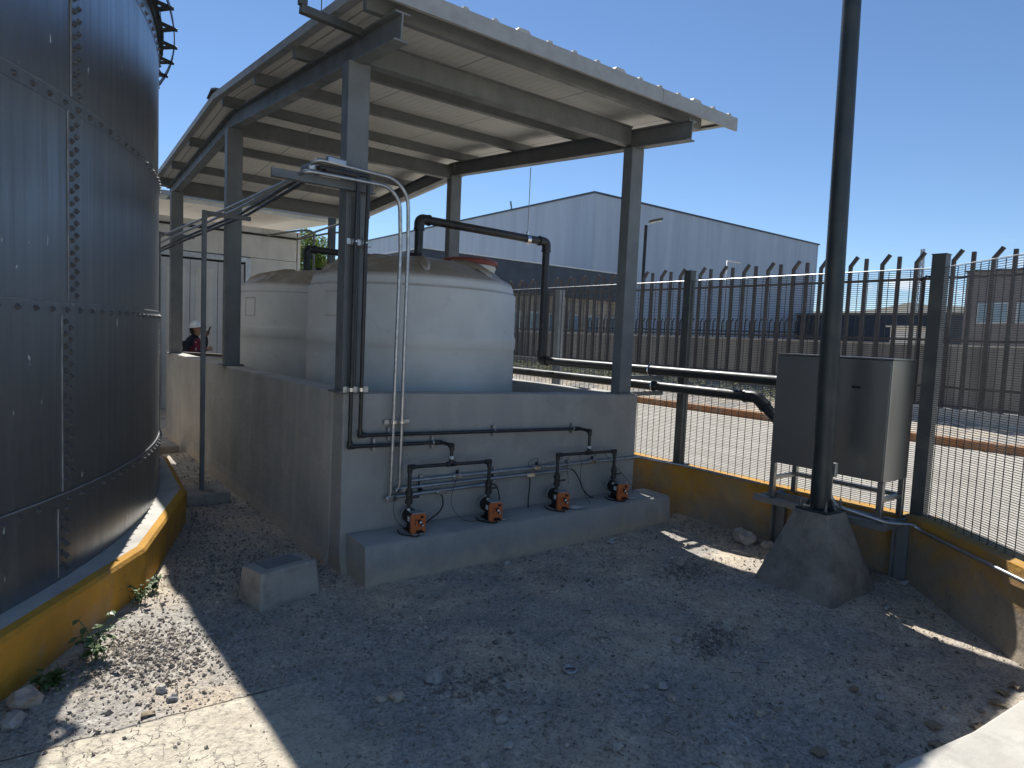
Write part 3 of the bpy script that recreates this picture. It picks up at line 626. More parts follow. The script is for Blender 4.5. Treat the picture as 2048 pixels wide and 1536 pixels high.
# ============================================================ pipework on the front wall
YF = -0.04
def small_pipe(mb, pts, r=0.014, n=10, fr=0.02): mb.tube(fillet(pts, fr, 5), r, n)
def fitting(mb, p, dirs, r=0.0195, l=0.04):
    for d in dirs: mb.cyl(Vector(p)-Vector(d)*r*0.6, Vector(p)+Vector(d)*l, r, 12)
X_, Y_, Z_ = Vector((1,0,0)), Vector((0,1,0)), Vector((0,0,1))
def dosing_line(label, xv, zh, zend, xt, ztee, xm0, xm1, zm, ztop, xarm0, pumps, yv):
    t = thing('dosing_pipe', label, 'pipe', (xv, YF, ztop), 'thin black dosing pipes on the front wall')
    mb = MB(); small_pipe(mb, [(-0.05 if xv < 0.06 else -0.11, 7.5, 2.77), (-0.052 if xv < 0.06 else -0.118, 5.3, 2.77), (0.02 if xv < 0.06 else -0.045, 2.5, 2.79), (-0.2 if xv < 0.06 else -0.24, yv, ztop), (xv, yv, ztop), (xv, -0.064, 2.3), (xv, -0.055, zh), (xt, YF-0.005, zend), (xt+0.01, YF-0.05, zend-0.0), (xt+0.03, YF-0.125, zend-0.005), (xt+0.03, YF-0.125, zm+0.01)]); mb.build('pipe_run', black_pvc, t)
    xm = xt+0.03
    mb = MB(); small_pipe(mb, [(xm0, -0.165, pumps[0][1]+0.17), (xm0, -0.165, zm), (xm1, -0.165, zm-0.015), (xm1, -0.165, pumps[1][1]+0.17)]); mb.build('manifold', black_pvc, t)
    mb = MB(); fitting(mb, (xv, -0.055, zh), [Z_, X_]); mb.build('pipe_elbow', black_pvc, t)
    mb = MB(); fitting(mb, (xt, YF-0.005, zend), [-X_]); mb.build('pipe_elbow', black_pvc, t); mb = MB(); fitting(mb, (xm, YF-0.125, zend-0.005), [-Z_, -X_*0.6]); mb.build('pipe_elbow', black_pvc, t)
    mb = MB(); fitting(mb, (xm, -0.165, zm-0.006), [X_, -X_, Z_]); mb.build('pipe_tee', black_pvc, t)
    MB().cyl((xm, -0.168, zm+0.03), (xm, -0.168, zm+0.055), 0.0165, 12).build('white_tape_wrap', white_plastic, t)
    for (x, d) in ((xm0, X_), (xm1, -X_)):
        mb = MB(); fitting(mb, (x, -0.165, zm-(0.0 if d.x > 0 else 0.015)), [d, -Z_]); mb.build('pipe_elbow', black_pvc, t)
    for (x, zt) in pumps:
        mb = MB(); z = zt+0.17
        mb.cyl((x,-0.165,z-0.05), (x,-0.165,z+0.06), 0.021, 14); mb.cyl((x,-0.165,z+0.012), (x,-0.165,z+0.04), 0.028, 14); mb.cyl((x,-0.165,z-0.05), (x,-0.165,z-0.022), 0.028, 14); mb.cyl((x,-0.165,z-0.085), (x,-0.165,z-0.05), 0.014, 12)
        vv = mb.build('ball_valve', black_pvc, t)
        MB().cyl((x,-0.165,z), (x+0.0,-0.2,z), 0.01, 10).bar((x-0.005,-0.205,z), (x+0.06,-0.205,z+0.002), 0.012, 0.014).build('valve_handle', brown_steel, vv)
        MB().cyl((x,-0.165,z-0.1), (x,-0.165,z-0.083), 0.0125, 12).build('white_tape_wrap', white_plastic, t)
    return t
d1 = dosing_line('thin black dosing pipe in the lower wall run feeding the left pump pair', 0.03, 0.893, 0.877, 0.765, 0, 0.447, 1.148, 0.735, 2.73, 0, ((0.447,0.35),(1.148,0.345)), -0.085)
d2 = dosing_line('thin black dosing pipe in the upper wall run feeding the right pump pair', 0.105, 0.968, 0.912, 2.19, 0, 1.86, 2.548, 0.718, 2.74, 0, ((1.86,0.335),(2.548,0.33)), -0.085)
def clampz(par, x, z, tall=0.045, r=0.017):
    mb = MB(); mb.box(x-0.008, x+0.008, YF-0.003, -0.006, z-tall, z+tall); mb.cyl((x-0.007,YF-0.005,z), (x+0.007,YF-0.005,z), r, 12); mb.build('pipe_clamp', galv, par)
for x in (0.22,): clampz(d1, x, 0.892)
clampz(d1, 0.7, 0.88)
for x, z in ((0.335,0.966), (1.27,0.94), (2.13,0.915)): clampz(d2, x, z)
# strut channels with clamps holding the black pipes on the column
for k, (z, lab) in enumerate(((2.3, 'upper short slotted strut clamping both black pipes to the front column'), (1.29, 'lower short slotted strut clamping both black pipes at the wall top'))):
    t = thing('pipe_strut', lab, 'bracket', (0.07,-0.03,z), 'slotted struts on the front left column')
    MB().box(-0.02, 0.165, -0.036, -0.022 if k else 0.006, z-0.02, z+0.02).build('strut_channel', galv, t)
    for x in (0.03, 0.105): MB().cyl((x,-0.055,z-0.012), (x,-0.055,z+0.012), 0.018, 12).cyl((x,-0.06,z), (x,-0.08,z), 0.006, 8).build('pipe_clamp', chrome, t)
t = thing('cable_channel', 'two long grey steel channels standing on the front left column face', 'channel', (0.07,-0.02,1.27))
for x in (-0.005, 0.068):
    mb = MB(); mb.box(x-0.016, x+0.016, 0.0, 0.010, 1.275, 2.62); mb.box(x-0.016, x-0.012, -0.014, 0.0, 1.275, 2.62); mb.box(x+0.012, x+0.016, -0.014, 0.0, 1.275, 2.62); mb.build('channel', steel_paint, t)

# ---- grey steel conduits
def conduit(label, pts, r=0.0135, fr=0.12, group='grey steel cable conduits'):
    t = thing('cable_conduit', label, 'conduit', pts[0], group)
    MB().tube(fillet(pts, fr, 8), r, 12).build('conduit_tube', galv, t); return t
def conduit_body(par, x, z, length=0.095, vert=False, y=YF):
    mb = MB(); n = 10; pts = []
    hx, hz = length/2, 0.022
    for k in range(n+1): a = math.pi/2-math.pi*k/n; pts.append((x+hx-hz+hz*math.cos(a), y-0.02, z+hz*math.sin(a)))
    for k in range(n+1): a = -math.pi/2-math.pi*k/n; pts.append((x-hx+hz+hz*math.cos(a), y-0.02, z+hz*math.sin(a)))
    mb.extrude(pts, (0,0.04,0)); b = mb.build('conduit_body', galv, par, bevel=0.004)
    mb = MB(); mb.extrude([(x+(p[0]-x)*0.82, y-0.026, z+(p[2]-z)*0.72) for p in pts], (0,0.0055,0)); mb.build('cover_plate', chrome, b, bevel=0.002)
def lean(z): return YF-0.02
cA = conduit('outer grey conduit bending down from the column to the lowest wall run', [(-0.26,7.5,2.84),(-0.265,5.3,2.83),(-0.171,2.5,2.82),(-0.34,0.02,2.68),(-0.34,-0.09,2.70),(0.335,-0.09,2.70),(0.365,-0.07,2.3),(0.355,-0.055,0.53),(0.352,-0.05,0.5)], fr=0.16)
MB().tube([(0.33,YF,0.495),(1.27,YF,0.505)], 0.0125, 12).build('conduit_tube', galv, cA); conduit_body(cA, 0.365, 0.49); conduit_body(cA, 0.79, 0.493)
cB = conduit('inner grey conduit bending down from the column to the middle wall run', [(-0.17,7.5,2.83),(-0.177,5.3,2.81),(-0.107,2.5,2.81),(-0.28,0.02,2.72),(-0.28,-0.09,2.785),(0.40,-0.09,2.755),(0.425,-0.07,2.3),(0.425,-0.055,0.58),(0.42,-0.05,0.56)], fr=0.19)
MB().tube([(0.4,YF,0.553),(2.12,YF,0.545)], 0.0125, 12).build('conduit_tube', galv, cB); conduit_body(cB, 0.44, 0.545); conduit_body(cB, 1.66, 0.542)
cC = conduit('topmost horizontal grey conduit on the front wall, ending at the fence', [(0.51,YF,0.603),(2.995,YF,0.592),(3.1,YF-0.03,0.575)], fr=0.05)
for x in (0.93, 1.73, 2.38): conduit_body(cC, x, 0.6, 0.085)
for x in (0.93, 1.73, 2.38): MB().cyl((x-0.005,YF-0.01,0.622), (x-0.005,YF-0.01,0.65), 0.012, 10).build('cable_gland', rubber, cC)
for par, z, xs_ in ((cA, 0.50, (0.62, 1.24)), (cB, 0.55, (0.62, 1.3)), (cC, 0.6, (0.62, 1.3, 2.1))):
    for x in xs_:
        mb = MB(); mb.box(x-0.012, x+0.012, YF+0.008, -0.004, z-0.035, z+0.035); mb.cyl((x-0.009,YF,z), (x+0.009,YF,z), 0.017, 12); mb.build('conduit_clamp', galv, par)
t = thing('pipe_strut', 'short slotted strut holding the two grey conduits on the wall', 'bracket', (0.4,-0.02,1.05), 'slotted struts on the front left column')
MB().box(0.3, 0.5, -0.035, -0.003, 1.035, 1.065).build('strut_channel', galv, t); MB().cyl((0.36,-0.06,1.04), (0.36,-0.06,1.06), 0.019, 12).cyl((0.425,-0.06,1.04), (0.425,-0.06,1.06), 0.019, 12).build('pipe_clamp', chrome, t)
# cables hanging between conduits and pumps
def cable(label, pts, r, mat, group):
    t_ = tag(MB().tube(spline(pts, 8), r, 8).build('power_cable' if r > 0.004 else 'dosing_tube', mat), label, 'cable' if r > 0.004 else 'tube', group)
cb = 'black power cables of the pumps'; tb = 'thin dark tubes of the pumps'
tube_m = M('thin_tube_plastic', (0.05,0.035,0.035), None, 0.4, bst=0)
cable('black cable curving from the lowest conduit box left of centre', [(0.78,-0.06,0.475),(0.79,-0.07,0.44),(0.795,-0.06,0.38),(0.76,-0.055,0.33),(0.68,-0.05,0.28),(0.66,-0.05,0.262)], 0.0055, rubber, cb)
cable('black cable looping from the end of the lowest conduit to the second pump', [(1.25,-0.05,0.505),(1.30,-0.06,0.49),(1.315,-0.08,0.42),(1.31,-0.1,0.36)], 0.0055, rubber, cb)
cable('black cable hanging straight down from the middle conduit box', [(1.655,-0.05,0.52),(1.655,-0.055,0.45),(1.65,-0.05,0.35),(1.652,-0.05,0.262)], 0.0055, rubber, cb)
cable('black cable sweeping from the middle conduit end down to the plinth', [(2.11,YF,0.545),(2.16,-0.05,0.535),(2.22,-0.06,0.45),(2.28,-0.06,0.35),(2.38,-0.05,0.272),(2.42,-0.05,0.262)], 0.0055, rubber, cb)
cable('thin tube drooping left of the leftmost pump', [(0.38,-0.07,0.5),(0.36,-0.1,0.42),(0.37,-0.14,0.34),(0.45,-0.2,0.27),(0.54,-0.24,0.266)], 0.0022, tube_m, tb)
cable('thin tube trailing over the plinth to the second pump', [(0.93,-0.06,0.65),(0.9,-0.08,0.58),(0.86,-0.08,0.45),(0.87,-0.1,0.36),(0.95,-0.14,0.27),(1.1,-0.2,0.266),(1.27,-0.24,0.268)], 0.0022, tube_m, tb)
cable('thin tube arching over the right manifold down to the third pump', [(1.99,-0.17,0.46),(1.98,-0.16,0.66),(2.05,-0.17,0.72),(2.13,-0.17,0.66),(2.13,-0.17,0.5),(2.16,-0.2,0.36),(2.2,-0.24,0.27)], 0.0022, tube_m, tb)
cable('thin tube looping from the topmost conduit to the rightmost pump', [(2.38,-0.06,0.65),(2.45,-0.1,0.69),(2.56,-0.12,0.6),(2.66,-0.2,0.46),(2.72,-0.24,0.38),(2.73,-0.25,0.3)], 0.0022, tube_m, tb)
cable('thin tube leaving the middle box of the topmost conduit', [(1.73,-0.06,0.65),(1.70,-0.08,0.69),(1.62,-0.07,0.66),(1.66,-0.06,0.61),(1.85,-0.08,0.64),(1.94,-0.14,0.68)], 0.0022, tube_m, tb)

# ============================================================ dosing pumps
def make_pump():
    t = thing('dosing_pump', '', 'pump', (0,0,0), 'orange-faced dosing pumps on the plinth')
    # local: faces -Y (front panel), pump head at +Y; origin at plinth top
    mb = MB(); n = 28; pts = []
    def ringf(y, rx, rz_, cz, p=2.0):
        out = []
        for k in range(n):
            a = 2*math.pi*k/n; ca, sa = math.cos(a), math.sin(a)
            out.append((abs(ca)**(2/p)*math.copysign(rx, ca), y, cz+abs(sa)**(2/p)*math.copysign(rz_, sa)))
        return out
    secs = [ringf(0.09,0.045,0.045,0.115), ringf(0.085,0.062,0.062,0.115), ringf(0.02,0.062,0.064,0.113), ringf(-0.03,0.06,0.072,0.1,3), ringf(-0.07,0.058,0.082,0.088,5), ringf(-0.085,0.058,0.084,0.087,6)]
    vs = [p for s_ in secs for p in s_]
    mb.add(vs, [(i*n+j, i*n+(j+1) % n, (i+1)*n+(j+1) % n, (i+1)*n+j) for i in range(len(secs)-1) for j in range(n)], True); mb.add(secs[0], [tuple(range(n))])
    mb.build('pump_housing', rubber, t, local=True)
    mb = MB(); a = ringf(-0.083,0.066,0.086,0.087,7); mb.extrude(a[::-1], (0,-0.03,0)); fc = mb.build('control_face', orange, t, bevel=0.005, local=True)
    MB().box(-0.052,0.052,-0.112,-0.02,0.172,0.180).build('grey_top_edge', pump_grey, t, local=True)
    for (x, z, r, mt) in ((0.008,0.105,0.017,rubber),(0.026,0.145,0.011,rubber),(0.028,0.078,0.012,rubber)):
        k = MB().cyl((x,-0.112,z), (x,-0.126,z), r, 16).build('control_knob', mt, t, local=True)
        if r != 0.011: MB().cyl((x+0.003,-0.126,z-0.002), (x+0.003,-0.134,z-0.002), r*0.62, 14).build('knob_cap', white_plastic, k, local=True)
    MB().box(-0.035,0.02,-0.1145,-0.112,0.118,0.126).box(-0.035,-0.028,-0.1145,-0.112,0.07,0.11).build('printed_mark', M('face_print', (0.2,0.03,0.012), None, 0.5, bst=0) if 'face_print' not in bpy.data.materials else bpy.data.materials['face_print'], t, local=True)
    MB().box(-0.02,0.028,-0.116,-0.112,0.012,0.036).cyl((-0.012,-0.112,0.03), (-0.012,-0.15,0.024), 0.009, 10).cyl((0.02,-0.112,0.03), (0.03,-0.145,0.02), 0.009, 10).build('cable_socket', rubber, t, local=True)
    mb = MB(); mb.cyl((0,0.088,0.115), (0,0.118,0.115), 0.066, 24); mb.build('pump_head', pump_grey, t, local=True)
    mb = MB(); mb.cyl((0,0.103,0.17), (0,0.103,0.2), 0.017, 12); mb.cyl((0,0.103,0.02), (0,0.103,0.06), 0.015, 12); mb.build('head_port', pump_grey, t, local=True)
    MB().box(-0.063,-0.0595,-0.07,-0.03,0.1,0.14).build('side_label', white_plastic, t, local=True)
    mb = MB(); mb.box(-0.05,0.05,-0.08,0.08,0.0,0.012); mb.box(-0.03,0.03,-0.06,0.06,0.012,0.045); mb.build('base_foot', rubber, t, local=True)
    MB().tube(spline([(-0.01,-0.145,0.024),(-0.03,-0.17,0.008),(-0.09,-0.12,0.006),(-0.13,-0.04,0.006),(-0.11,0.05,0.006)], 6), 0.0055, 8).build('cable', rubber, t, local=True)
    return t
pl = ['leftmost orange-faced dosing pump on the grey plinth', 'second dosing pump from the left, below the lowest conduit end', 'third dosing pump from the left, with a wide white tag', 'rightmost dosing pump, nearest the yellow wall']
pp = [(0.485,-0.165,0.262),(1.172,-0.165,0.262),(1.878,-0.165,0.262),(2.60,-0.165,0.262)]
pr0 = make_pump()
for i in range(4):
    o = pr0 if i == 0 else copy_tree(pr0); o.location = pp[i]; o.rotation_euler = (0,0,R((-4,-6,-9,-8)[i])); o['label'] = pl[i]; o.scale = (0.88, 0.88, 0.88)
# paper tags lying beside the pumps
def flat_sheet(name, label, cat, c, pts, mat, group=None, z=0.266, curl=0.012, seed=0):
    mb = MB(); n = 5; a, b, c_, d = [Vector(p) for p in pts]; vs = []
    for i in range(n):
        for j in range(n):
            u, v = i/(n-1), j/(n-1); p = a.lerp(b, u).lerp(d.lerp(c_, u), v)
            p = Vector((c[0]+p.x, c[1]+p.y, z+curl*(0.5+0.5*math.sin(u*4+seed)*math.cos(v*3+seed*2))+0.002)); vs.append(p)
    fs = [(i*n+j, (i+1)*n+j, (i+1)*n+j+1, i*n+j+1) for i in range(n-1) for j in range(n-1)]
    mb.add(vs, fs, True); o = mb.build(name, mat); so = o.modifiers.new('t', 'SOLIDIFY'); so.thickness = 0.001
    tag(o, label, cat, group); return o
gt = 'white paper tags by the pumps'
flat_sheet('paper_tag', 'small curled tag in front of the leftmost pump', 'tag', (0.46,-0.295), [(-0.04,-0.012),(0.05,0.0),(0.05,0.022),(-0.04,0.014)], paper, gt, seed=1)
flat_sheet('paper_tag', 'narrow white tag right of the second pump', 'tag', (1.22,-0.28), [(0.0,0.0),(0.11,-0.012),(0.1,0.02),(0.0,0.02)], paper, gt, seed=2)
flat_sheet('paper_tag', 'wide folded white tag right of the third pump', 'tag', (1.92,-0.30), [(0.0,0.03),(0.14,-0.02),(0.16,0.03),(0.02,0.075)], paper, gt, seed=3, curl=0.02)
flat_sheet('paper_tag', 'small grey-white tag beside the rightmost pump', 'tag', (2.66,-0.28), [(0.0,0.0),(0.07,-0.015),(0.08,0.02),(0.01,0.03)], paper, gt, seed=4)

# ============================================================ overhead support posts and arm
t = thing('conduit_bracket', 'grey steel arm fixed across the front left column, carrying the conduits', 'bracket', (0,-0.02,2.66))
MB().box(-0.52, 0.17, -0.018, 0.0, 2.64, 2.70).box(-0.52, 0.17, -0.06, -0.018, 2.64, 2.645).build('arm_angle', steel_paint, t)
mb = MB(); mb.bar((-0.26,-0.05,2.74), (-0.26,0.12,2.75), 0.07, 0.05); mb.bar((-0.19,-0.08,2.80), (-0.06,-0.08,2.79), 0.05, 0.05); mb.build('junction_fitting', galv, t, bevel=0.012)
for (x, y, top, arm, lab) in ((-0.38,2.5,2.77,0.42,'nearer slim grey post on a concrete pad beside the grey wall, holding the conduits'), (-0.335,5.3,2.86,0.42,'farther slim grey post beside the steel tank, holding the conduits')):
    t = thing('conduit_post', lab, 'post', (x,y,0), 'slim conduit support posts')
    MB().box(x-0.02, x+0.02, y-0.02, y+0.02, 0.08, top).build('post_tube', steel_paint, t, bevel=0.003)
    MB().box(x+0.021, x+arm, y-0.02, y+0.02, top-0.045, top-0.005).build('arm', steel_paint, t, bevel=0.003)
    b = MB().box(x-0.17, x+0.22, y-0.2, y+0.25, -0.03, 0.085).build('concrete_pad', concrete, t, bevel=0.012)
# ============================================================ concrete box on the ground, slim
t = thing('concrete_box', 'tan concrete inspection box with inset grey cover on the dirt', 'box', (-0.45,-0.1,0))
M_ = Matrix.Rotation(R(14), 4, 'Z')
def P4(x, y, z): v = M_@Vector((x, y, 0)); return (-0.5+v.x, -0.12+v.y, z)
mb = MB(); b0 = [P4(-0.2,-0.2,-0.05), P4(0.23,-0.2,-0.05), P4(0.23,0.08,-0.05), P4(-0.2,0.08,-0.05)]; b1 = [P4(-0.18,-0.175,0.2), P4(0.21,-0.175,0.2), P4(0.21,0.06,0.2), P4(-0.18,0.06,0.2)]
mb.add(b0+b1, [(3,2,1,0),(4,5,6,7),(0,1,5,4),(1,2,6,5),(2,3,7,6),(3,0,4,7)]); mb.build('box_body', concrete, t, bevel=0.014)
mb = MB(); a = [P4(-0.11,-0.12,0.199), P4(0.14,-0.12,0.199), P4(0.14,0.02,0.199), P4(-0.11,0.02,0.199)]; mb.extrude(a, (0,0,0.005)); mb.build('cover', steel_paint, t)

# ============================================================ low yellow boundary wall with mesh fence
t = thing('boundary_wall', 'low ochre painted wall carrying the mesh fence', 'wall', (3.5,-2.2,0))
K0 = Vector((3.46,-2.28,0)); D2 = Vector((-0.62,-0.785,0)).normalized(); N2 = Vector((D2.y,-D2.x,0))*-1
def seg(name, p0, p1, nrm, th, zt, mat, n):
    mb = MB(); vs = []; m_ = 8
    for i in range(n+1):
        p = p0.lerp(p1, i/n)
        for j in range(m_+1):
            z = -0.1+(zt+0.1)*j/m_; q = Vector((p.x, p.y, z)); d = 0.007*noise.noise(q*2.2)+0.003*noise.noise(q*9)+0.02*max(0, 1-z/0.12)**2
            vs.append(q-nrm*d)
        q = Vector((p.x, p.y, zt))+nrm*th; q2 = q.copy(); q2.z = -0.1; vs += [q, q2]
    k = m_+3
    mb.add(vs, [(i*k+j, (i+1)*k+j, (i+1)*k+j+1, i*k+j+1) for i in range(n) for j in range(k-1)], False)
    for i in (0, n): mb.add(vs[i*k:(i+1)*k], [tuple(range(k))])
    bm = bmesh.new(); return mb.build(name, mat, t)
seg('wall_length', Vector((3.46,9.5,0)), K0, Vector((1,0,0)), 0.2, 0.49, yellow_a, 80)
nb = Vector((0.785,-0.62,0)).normalized()
seg('wall_length', K0+D2*0.002, K0+D2*6.0, nb, 0.2, 0.52, yellow_b, 50)

t = thing('mesh_fence', 'dark welded mesh fence with square posts on the low ochre wall', 'fence', (3.55,-2.3,0.5))
KP = Vector((3.545,-2.33,0)); ZB, ZT = 0.50, 2.33
PO = [KP, Vector((3.55,-0.1,0)), Vector((3.55,1.85,0)), Vector((3.55,4.1,0)), Vector((3.55,6.3,0)), Vector((3.55,8.6,0))]
PO2 = [KP, KP+D2*2.3, KP+D2*4.6]
for i, p in enumerate(PO+PO2[1:]):
    hgt = 2.43 if i != 2 else 2.3; w = 0.04 if i else 0.045
    o = MB().box(p.x-w, p.x+w, p.y-w, p.y+w, 0.49, hgt).box(p.x-w-0.005, p.x+w+0.005, p.y-w-0.005, p.y+w+0.005, hgt, hgt+0.006).box(p.x-0.08, p.x+0.08, p.y-0.08, p.y+0.08, 0.492, 0.502).build('fence_post', fence_post_m if i != 2 else fence_post_sunlit, t)
    if i == 2: o['label'] = 'fence post coloured pale as if sunlit'
def mesh_panel(a, b):
    mb = MB(); a = a.copy(); b = b.copy(); d = (b-a); ln = d.length; d.normalize(); a += d*0.045; ln -= 0.09
    sd = Vector((d.y,-d.x,0)); 
    def wire(p, q, w):
        u = (q-p).normalized(); s1 = sd; s2 = u.cross(sd).normalized(); vs = []
        for e_ in (p, q):
            for (i, j) in ((-1,-1),(1,-1),(1,1),(-1,1)): vs.append(e_+s1*(i*w)+s2*(j*w))
        mb.add(vs, [(0,1,5,4),(1,2,6,5),(2,3,7,6),(3,0,4,7)])
    z = ZB+0.02
    while z < ZT+0.001: wire(Vector((a.x,a.y,z))+sd*0.004, Vector((a.x,a.y,z))+d*ln+sd*0.004, 0.002); z += 0.0152
    n = int(ln/0.0762)
    for k in range(n+1):
        p = a+d*(ln*k/n); wire(Vector((p.x,p.y,ZB)), Vector((p.x,p.y,ZT)), 0.0021)
    return mb.build('mesh_panel', mesh_wire, t)
for i in range(len(PO)-1): mesh_panel(PO[i+1], PO[i])
for i in range(len(PO2)-1): mesh_panel(PO2[i], PO2[i+1])
MB().tube([(3.54,8.6,ZT+0.008),(3.54,-2.29,ZT+0.008)], 0.003, 6).tube([KP+Vector((0,0,ZT+0.008)), KP+D2*4.6+Vector((0,0,ZT+0.008))], 0.003, 6).build('top_wire', galv, t)
t = thing('cable_conduit', 'grey conduit clipped along the inner face of the ochre wall', 'conduit', (3.0,-2.9,0.45), 'grey steel cable conduits')
c0 = K0-nb*0.03
MB().tube(fillet([(2.887,-1.985,0.79),(2.887,-1.985,0.6),(3.0,-2.35,0.53),(3.28,-2.4,0.49)]+[tuple(c0+D2*k+Vector((0,0,0.46-0.0*k))) for k in (0.25, 3, 6)], 0.12, 6), 0.0135, 10).build('conduit_tube', galv, t)
t2 = thing('cable_conduit', 'short grey conduit hugging the ochre wall behind the plinth', 'conduit', (3.4,0.2,0.5), 'grey steel cable conduits')
MB().tube([(3.1,YF-0.03,0.575),(3.42,-0.3,0.515),(3.43,-1.1,0.505)], 0.0125, 10).build('conduit_tube', galv, t2)

# ============================================================ cabinet on legs + support frame
t = thing('equipment_cabinet', 'large stainless steel cabinet on four legs beside the mesh fence', 'cabinet', (3.2,-1.86,0.5))
bx0, bx1, by0, by1, bz0, bz1 = 3.08, 3.46, -2.262, -1.385, 0.785, 1.655
b = MB().box(bx0, bx1, by0, by1, bz0, bz1).build('cabinet_body', cabinet_steel, t, bevel=0.004)
MB().box(bx0-0.012, bx1+0.005, by0-0.006, by1+0.012, bz1+0.002, bz1+0.012).build('top_sheet', cabinet_steel, t)
mb = MB(); mb.box(bx0-0.004, bx0-0.0005, by0+0.012, by1-0.012, bz0+0.015, bz1-0.012); dd = mb.build('cabinet_door', cabinet_steel, t, bevel=0.001)
MB().box(bx0-0.012, bx0-0.004, by0+0.21, by0+0.27, 1.44, 1.455).build('door_handle', rubber, dd)
for (x, y) in ((bx0+0.022,by0+0.022),(bx0+0.022,by1-0.022),(bx1-0.022,by0+0.022),(bx1-0.022,by1-0.022)):
    MB().box(x-0.02, x+0.02, y-0.02, y+0.02, 0.497, bz0-0.001).build('leg', cabinet_steel, t, bevel=0.003)
mb = MB(); z = 0.655
for y in (by0+0.022, by1-0.022): mb.box(bx0+0.043, bx1-0.043, y-0.015, y+0.015, z-0.015, z+0.015)
mb.box(bx1-0.037, bx1-0.007, by0+0.043, by1-0.043, z-0.015, z+0.015)
mb.build('stretcher', cabinet_steel, t)
t = thing('cabinet_stand', 'grey angle steel frame on the ochre wall under the cabinet', 'bracket', (3.2,-1.8,0.45))
MB().box(3.065, 3.115, -2.30, -1.26, 0.443, 0.493).build('front_rail', steel_paint, t, bevel=0.002)
for y in (-2.28, -1.31):
    MB().box(3.116, 3.44, y-0.02, y+0.03, 0.446, 0.491).build('side_rail', steel_paint, t, bevel=0.002)
    MB().box(3.405, 3.442, y-0.045, y+0.045, 0.02, 0.444).box(3.35, 3.404, y+0.03, y+0.045, 0.02, 0.444).build('upright', steel_paint, t, bevel=0.002)
MB().box(3.3, 3.36, -2.28, -1.26, 0.448, 0.490).build('back_rail', steel_paint, t)

# ============================================================ light pole on concrete pedestal
pc = Vector((2.80,-1.965,0))
t = thing('concrete_pedestal', 'rough tapered grey concrete pedestal under the tall dark pole', 'pedestal', (pc.x,pc.y,0))
ang = R(-2)
def rot2(x, y): return (pc.x+x*math.cos(ang)-y*math.sin(ang), pc.y+x*math.sin(ang)+y*math.cos(ang))
mb = MB(); n = 12; vs = []; m_ = 10
for j in range(m_+1):
    z = -0.06+0.62*j/m_; hw = 0.335-(0.335-0.128)*j/m_
    per = []
    for s_, (dx, dy) in enumerate(((1,0),(0,1),(-1,0),(0,-1))):
        for k in range(n):
            u = -1+2*k/n
            if s_ == 0: x, y = u, -1
            elif s_ == 1: x, y = 1, u
            elif s_ == 2: x, y = -u, 1
            else: x, y = -1, -u
            q = 1-0.05*(abs(x)*abs(y))**6
            per.append((x*hw*q, y*hw*q))
    for (x, y) in per:
        X2, Y2 = rot2(x, y); d = 1+0.02*noise.noise(Vector((X2*6, Y2*6, z*6)))+0.012*noise.noise(Vector((X2*22, Y2*22, z*22)))
        vs.append((pc.x+(X2-pc.x)*d, pc.y+(Y2-pc.y)*d, z))
k = 4*n
mb.add(vs, [(j*k+i, j*k+(i+1) % k, (j+1)*k+(i+1) % k, (j+1)*k+i) for j in range(m_) for i in range(k)], False); mb.add(vs[-k:], [tuple(range(k))]); mb.build('pedestal_block', concrete_dark, t)
t = thing('light_pole', 'tall dark green steel pole bolted to the concrete pedestal', 'pole', (pc.x,pc.y,0.63))
mb = MB(); mb.tube([(pc.x,pc.y,0.58),(pc.x-0.13,pc.y+0.04,7.5)], [0.07,0.048], 28); mb.build('pole_shaft', dark_post, t)
mb = MB(); q = [rot2(-0.12,-0.12), rot2(0.12,-0.12), rot2(0.12,0.12), rot2(-0.12,0.12)]; mb.extrude([(x, y, 0.562) for x, y in q], (0,0,0.014)); mb.build('base_plate', dark_post, t, bevel=0.003)
for (x, y) in ((-0.095,-0.095),(0.095,-0.095),(0.095,0.095),(-0.095,0.095)):
    X2, Y2 = rot2(x, y); MB().cyl((X2,Y2,0.576), (X2,Y2,0.65), 0.008, 8).cyl((X2,Y2,0.576), (X2,Y2,0.59), 0.014, 6).build('anchor_bolt', bolt_m, t)
for a in (0, 90, 180, 270):
    a_ = R(a)+ang; d = Vector((math.cos(a_), math.sin(a_), 0)); mb = MB(); s_ = Vector((-d.y, d.x, 0))*0.004; p = pc
    mb.extrude([p+d*0.065+Vector((0,0,0.577))-s_, p+d*0.11+Vector((0,0,0.577))-s_, p+d*0.065+Vector((0,0,0.66))-s_], s_*2); mb.build('gusset', dark_post, t)
MB().box(2.868, 2.905, -2.02, -1.95, 0.80, 0.9).build('junction_box', alu, t, bevel=0.003)

# ============================================================ brown bar fence, low wall
t = thing('low_wall', 'low whitish concrete wall under the brown bar fence', 'wall', (14.5,10,0))
MB().box(14.4, 14.62, -20, 3.2, 0.1, 0.56).build('wall_length', concrete_light, t, bevel=0.01)
MB().box(14.4, 14.62, 3.202, 60, 0.4, 0.95).build('wall_length', concrete_dark, t, bevel=0.01)
t = thing('bar_fence', 'tall brown steel bar fence with every other bar top bent outward', 'fence', (14.5,10,0.9))
for z in (3.42, 2.05, 1.02): MB().box(14.48, 14.53, -6, 36, z-0.025, z+0.025).build('rail', brown_steel, t)
def bar_mesh(bent):
    mb = MB(); mb.box(-0.037, 0.037, -0.037, 0.037, 0, 2.84 if bent else 2.98)
    if bent: mb.bar((0,0,2.815), (0.02,-0.15,3.04), 0.075, 0.075, up=(1,0,0))
    return mb
bb = [bar_mesh(False).build('bar', brown_steel, t, local=True), bar_mesh(True).build('bar', brown_steel, t, local=True)]
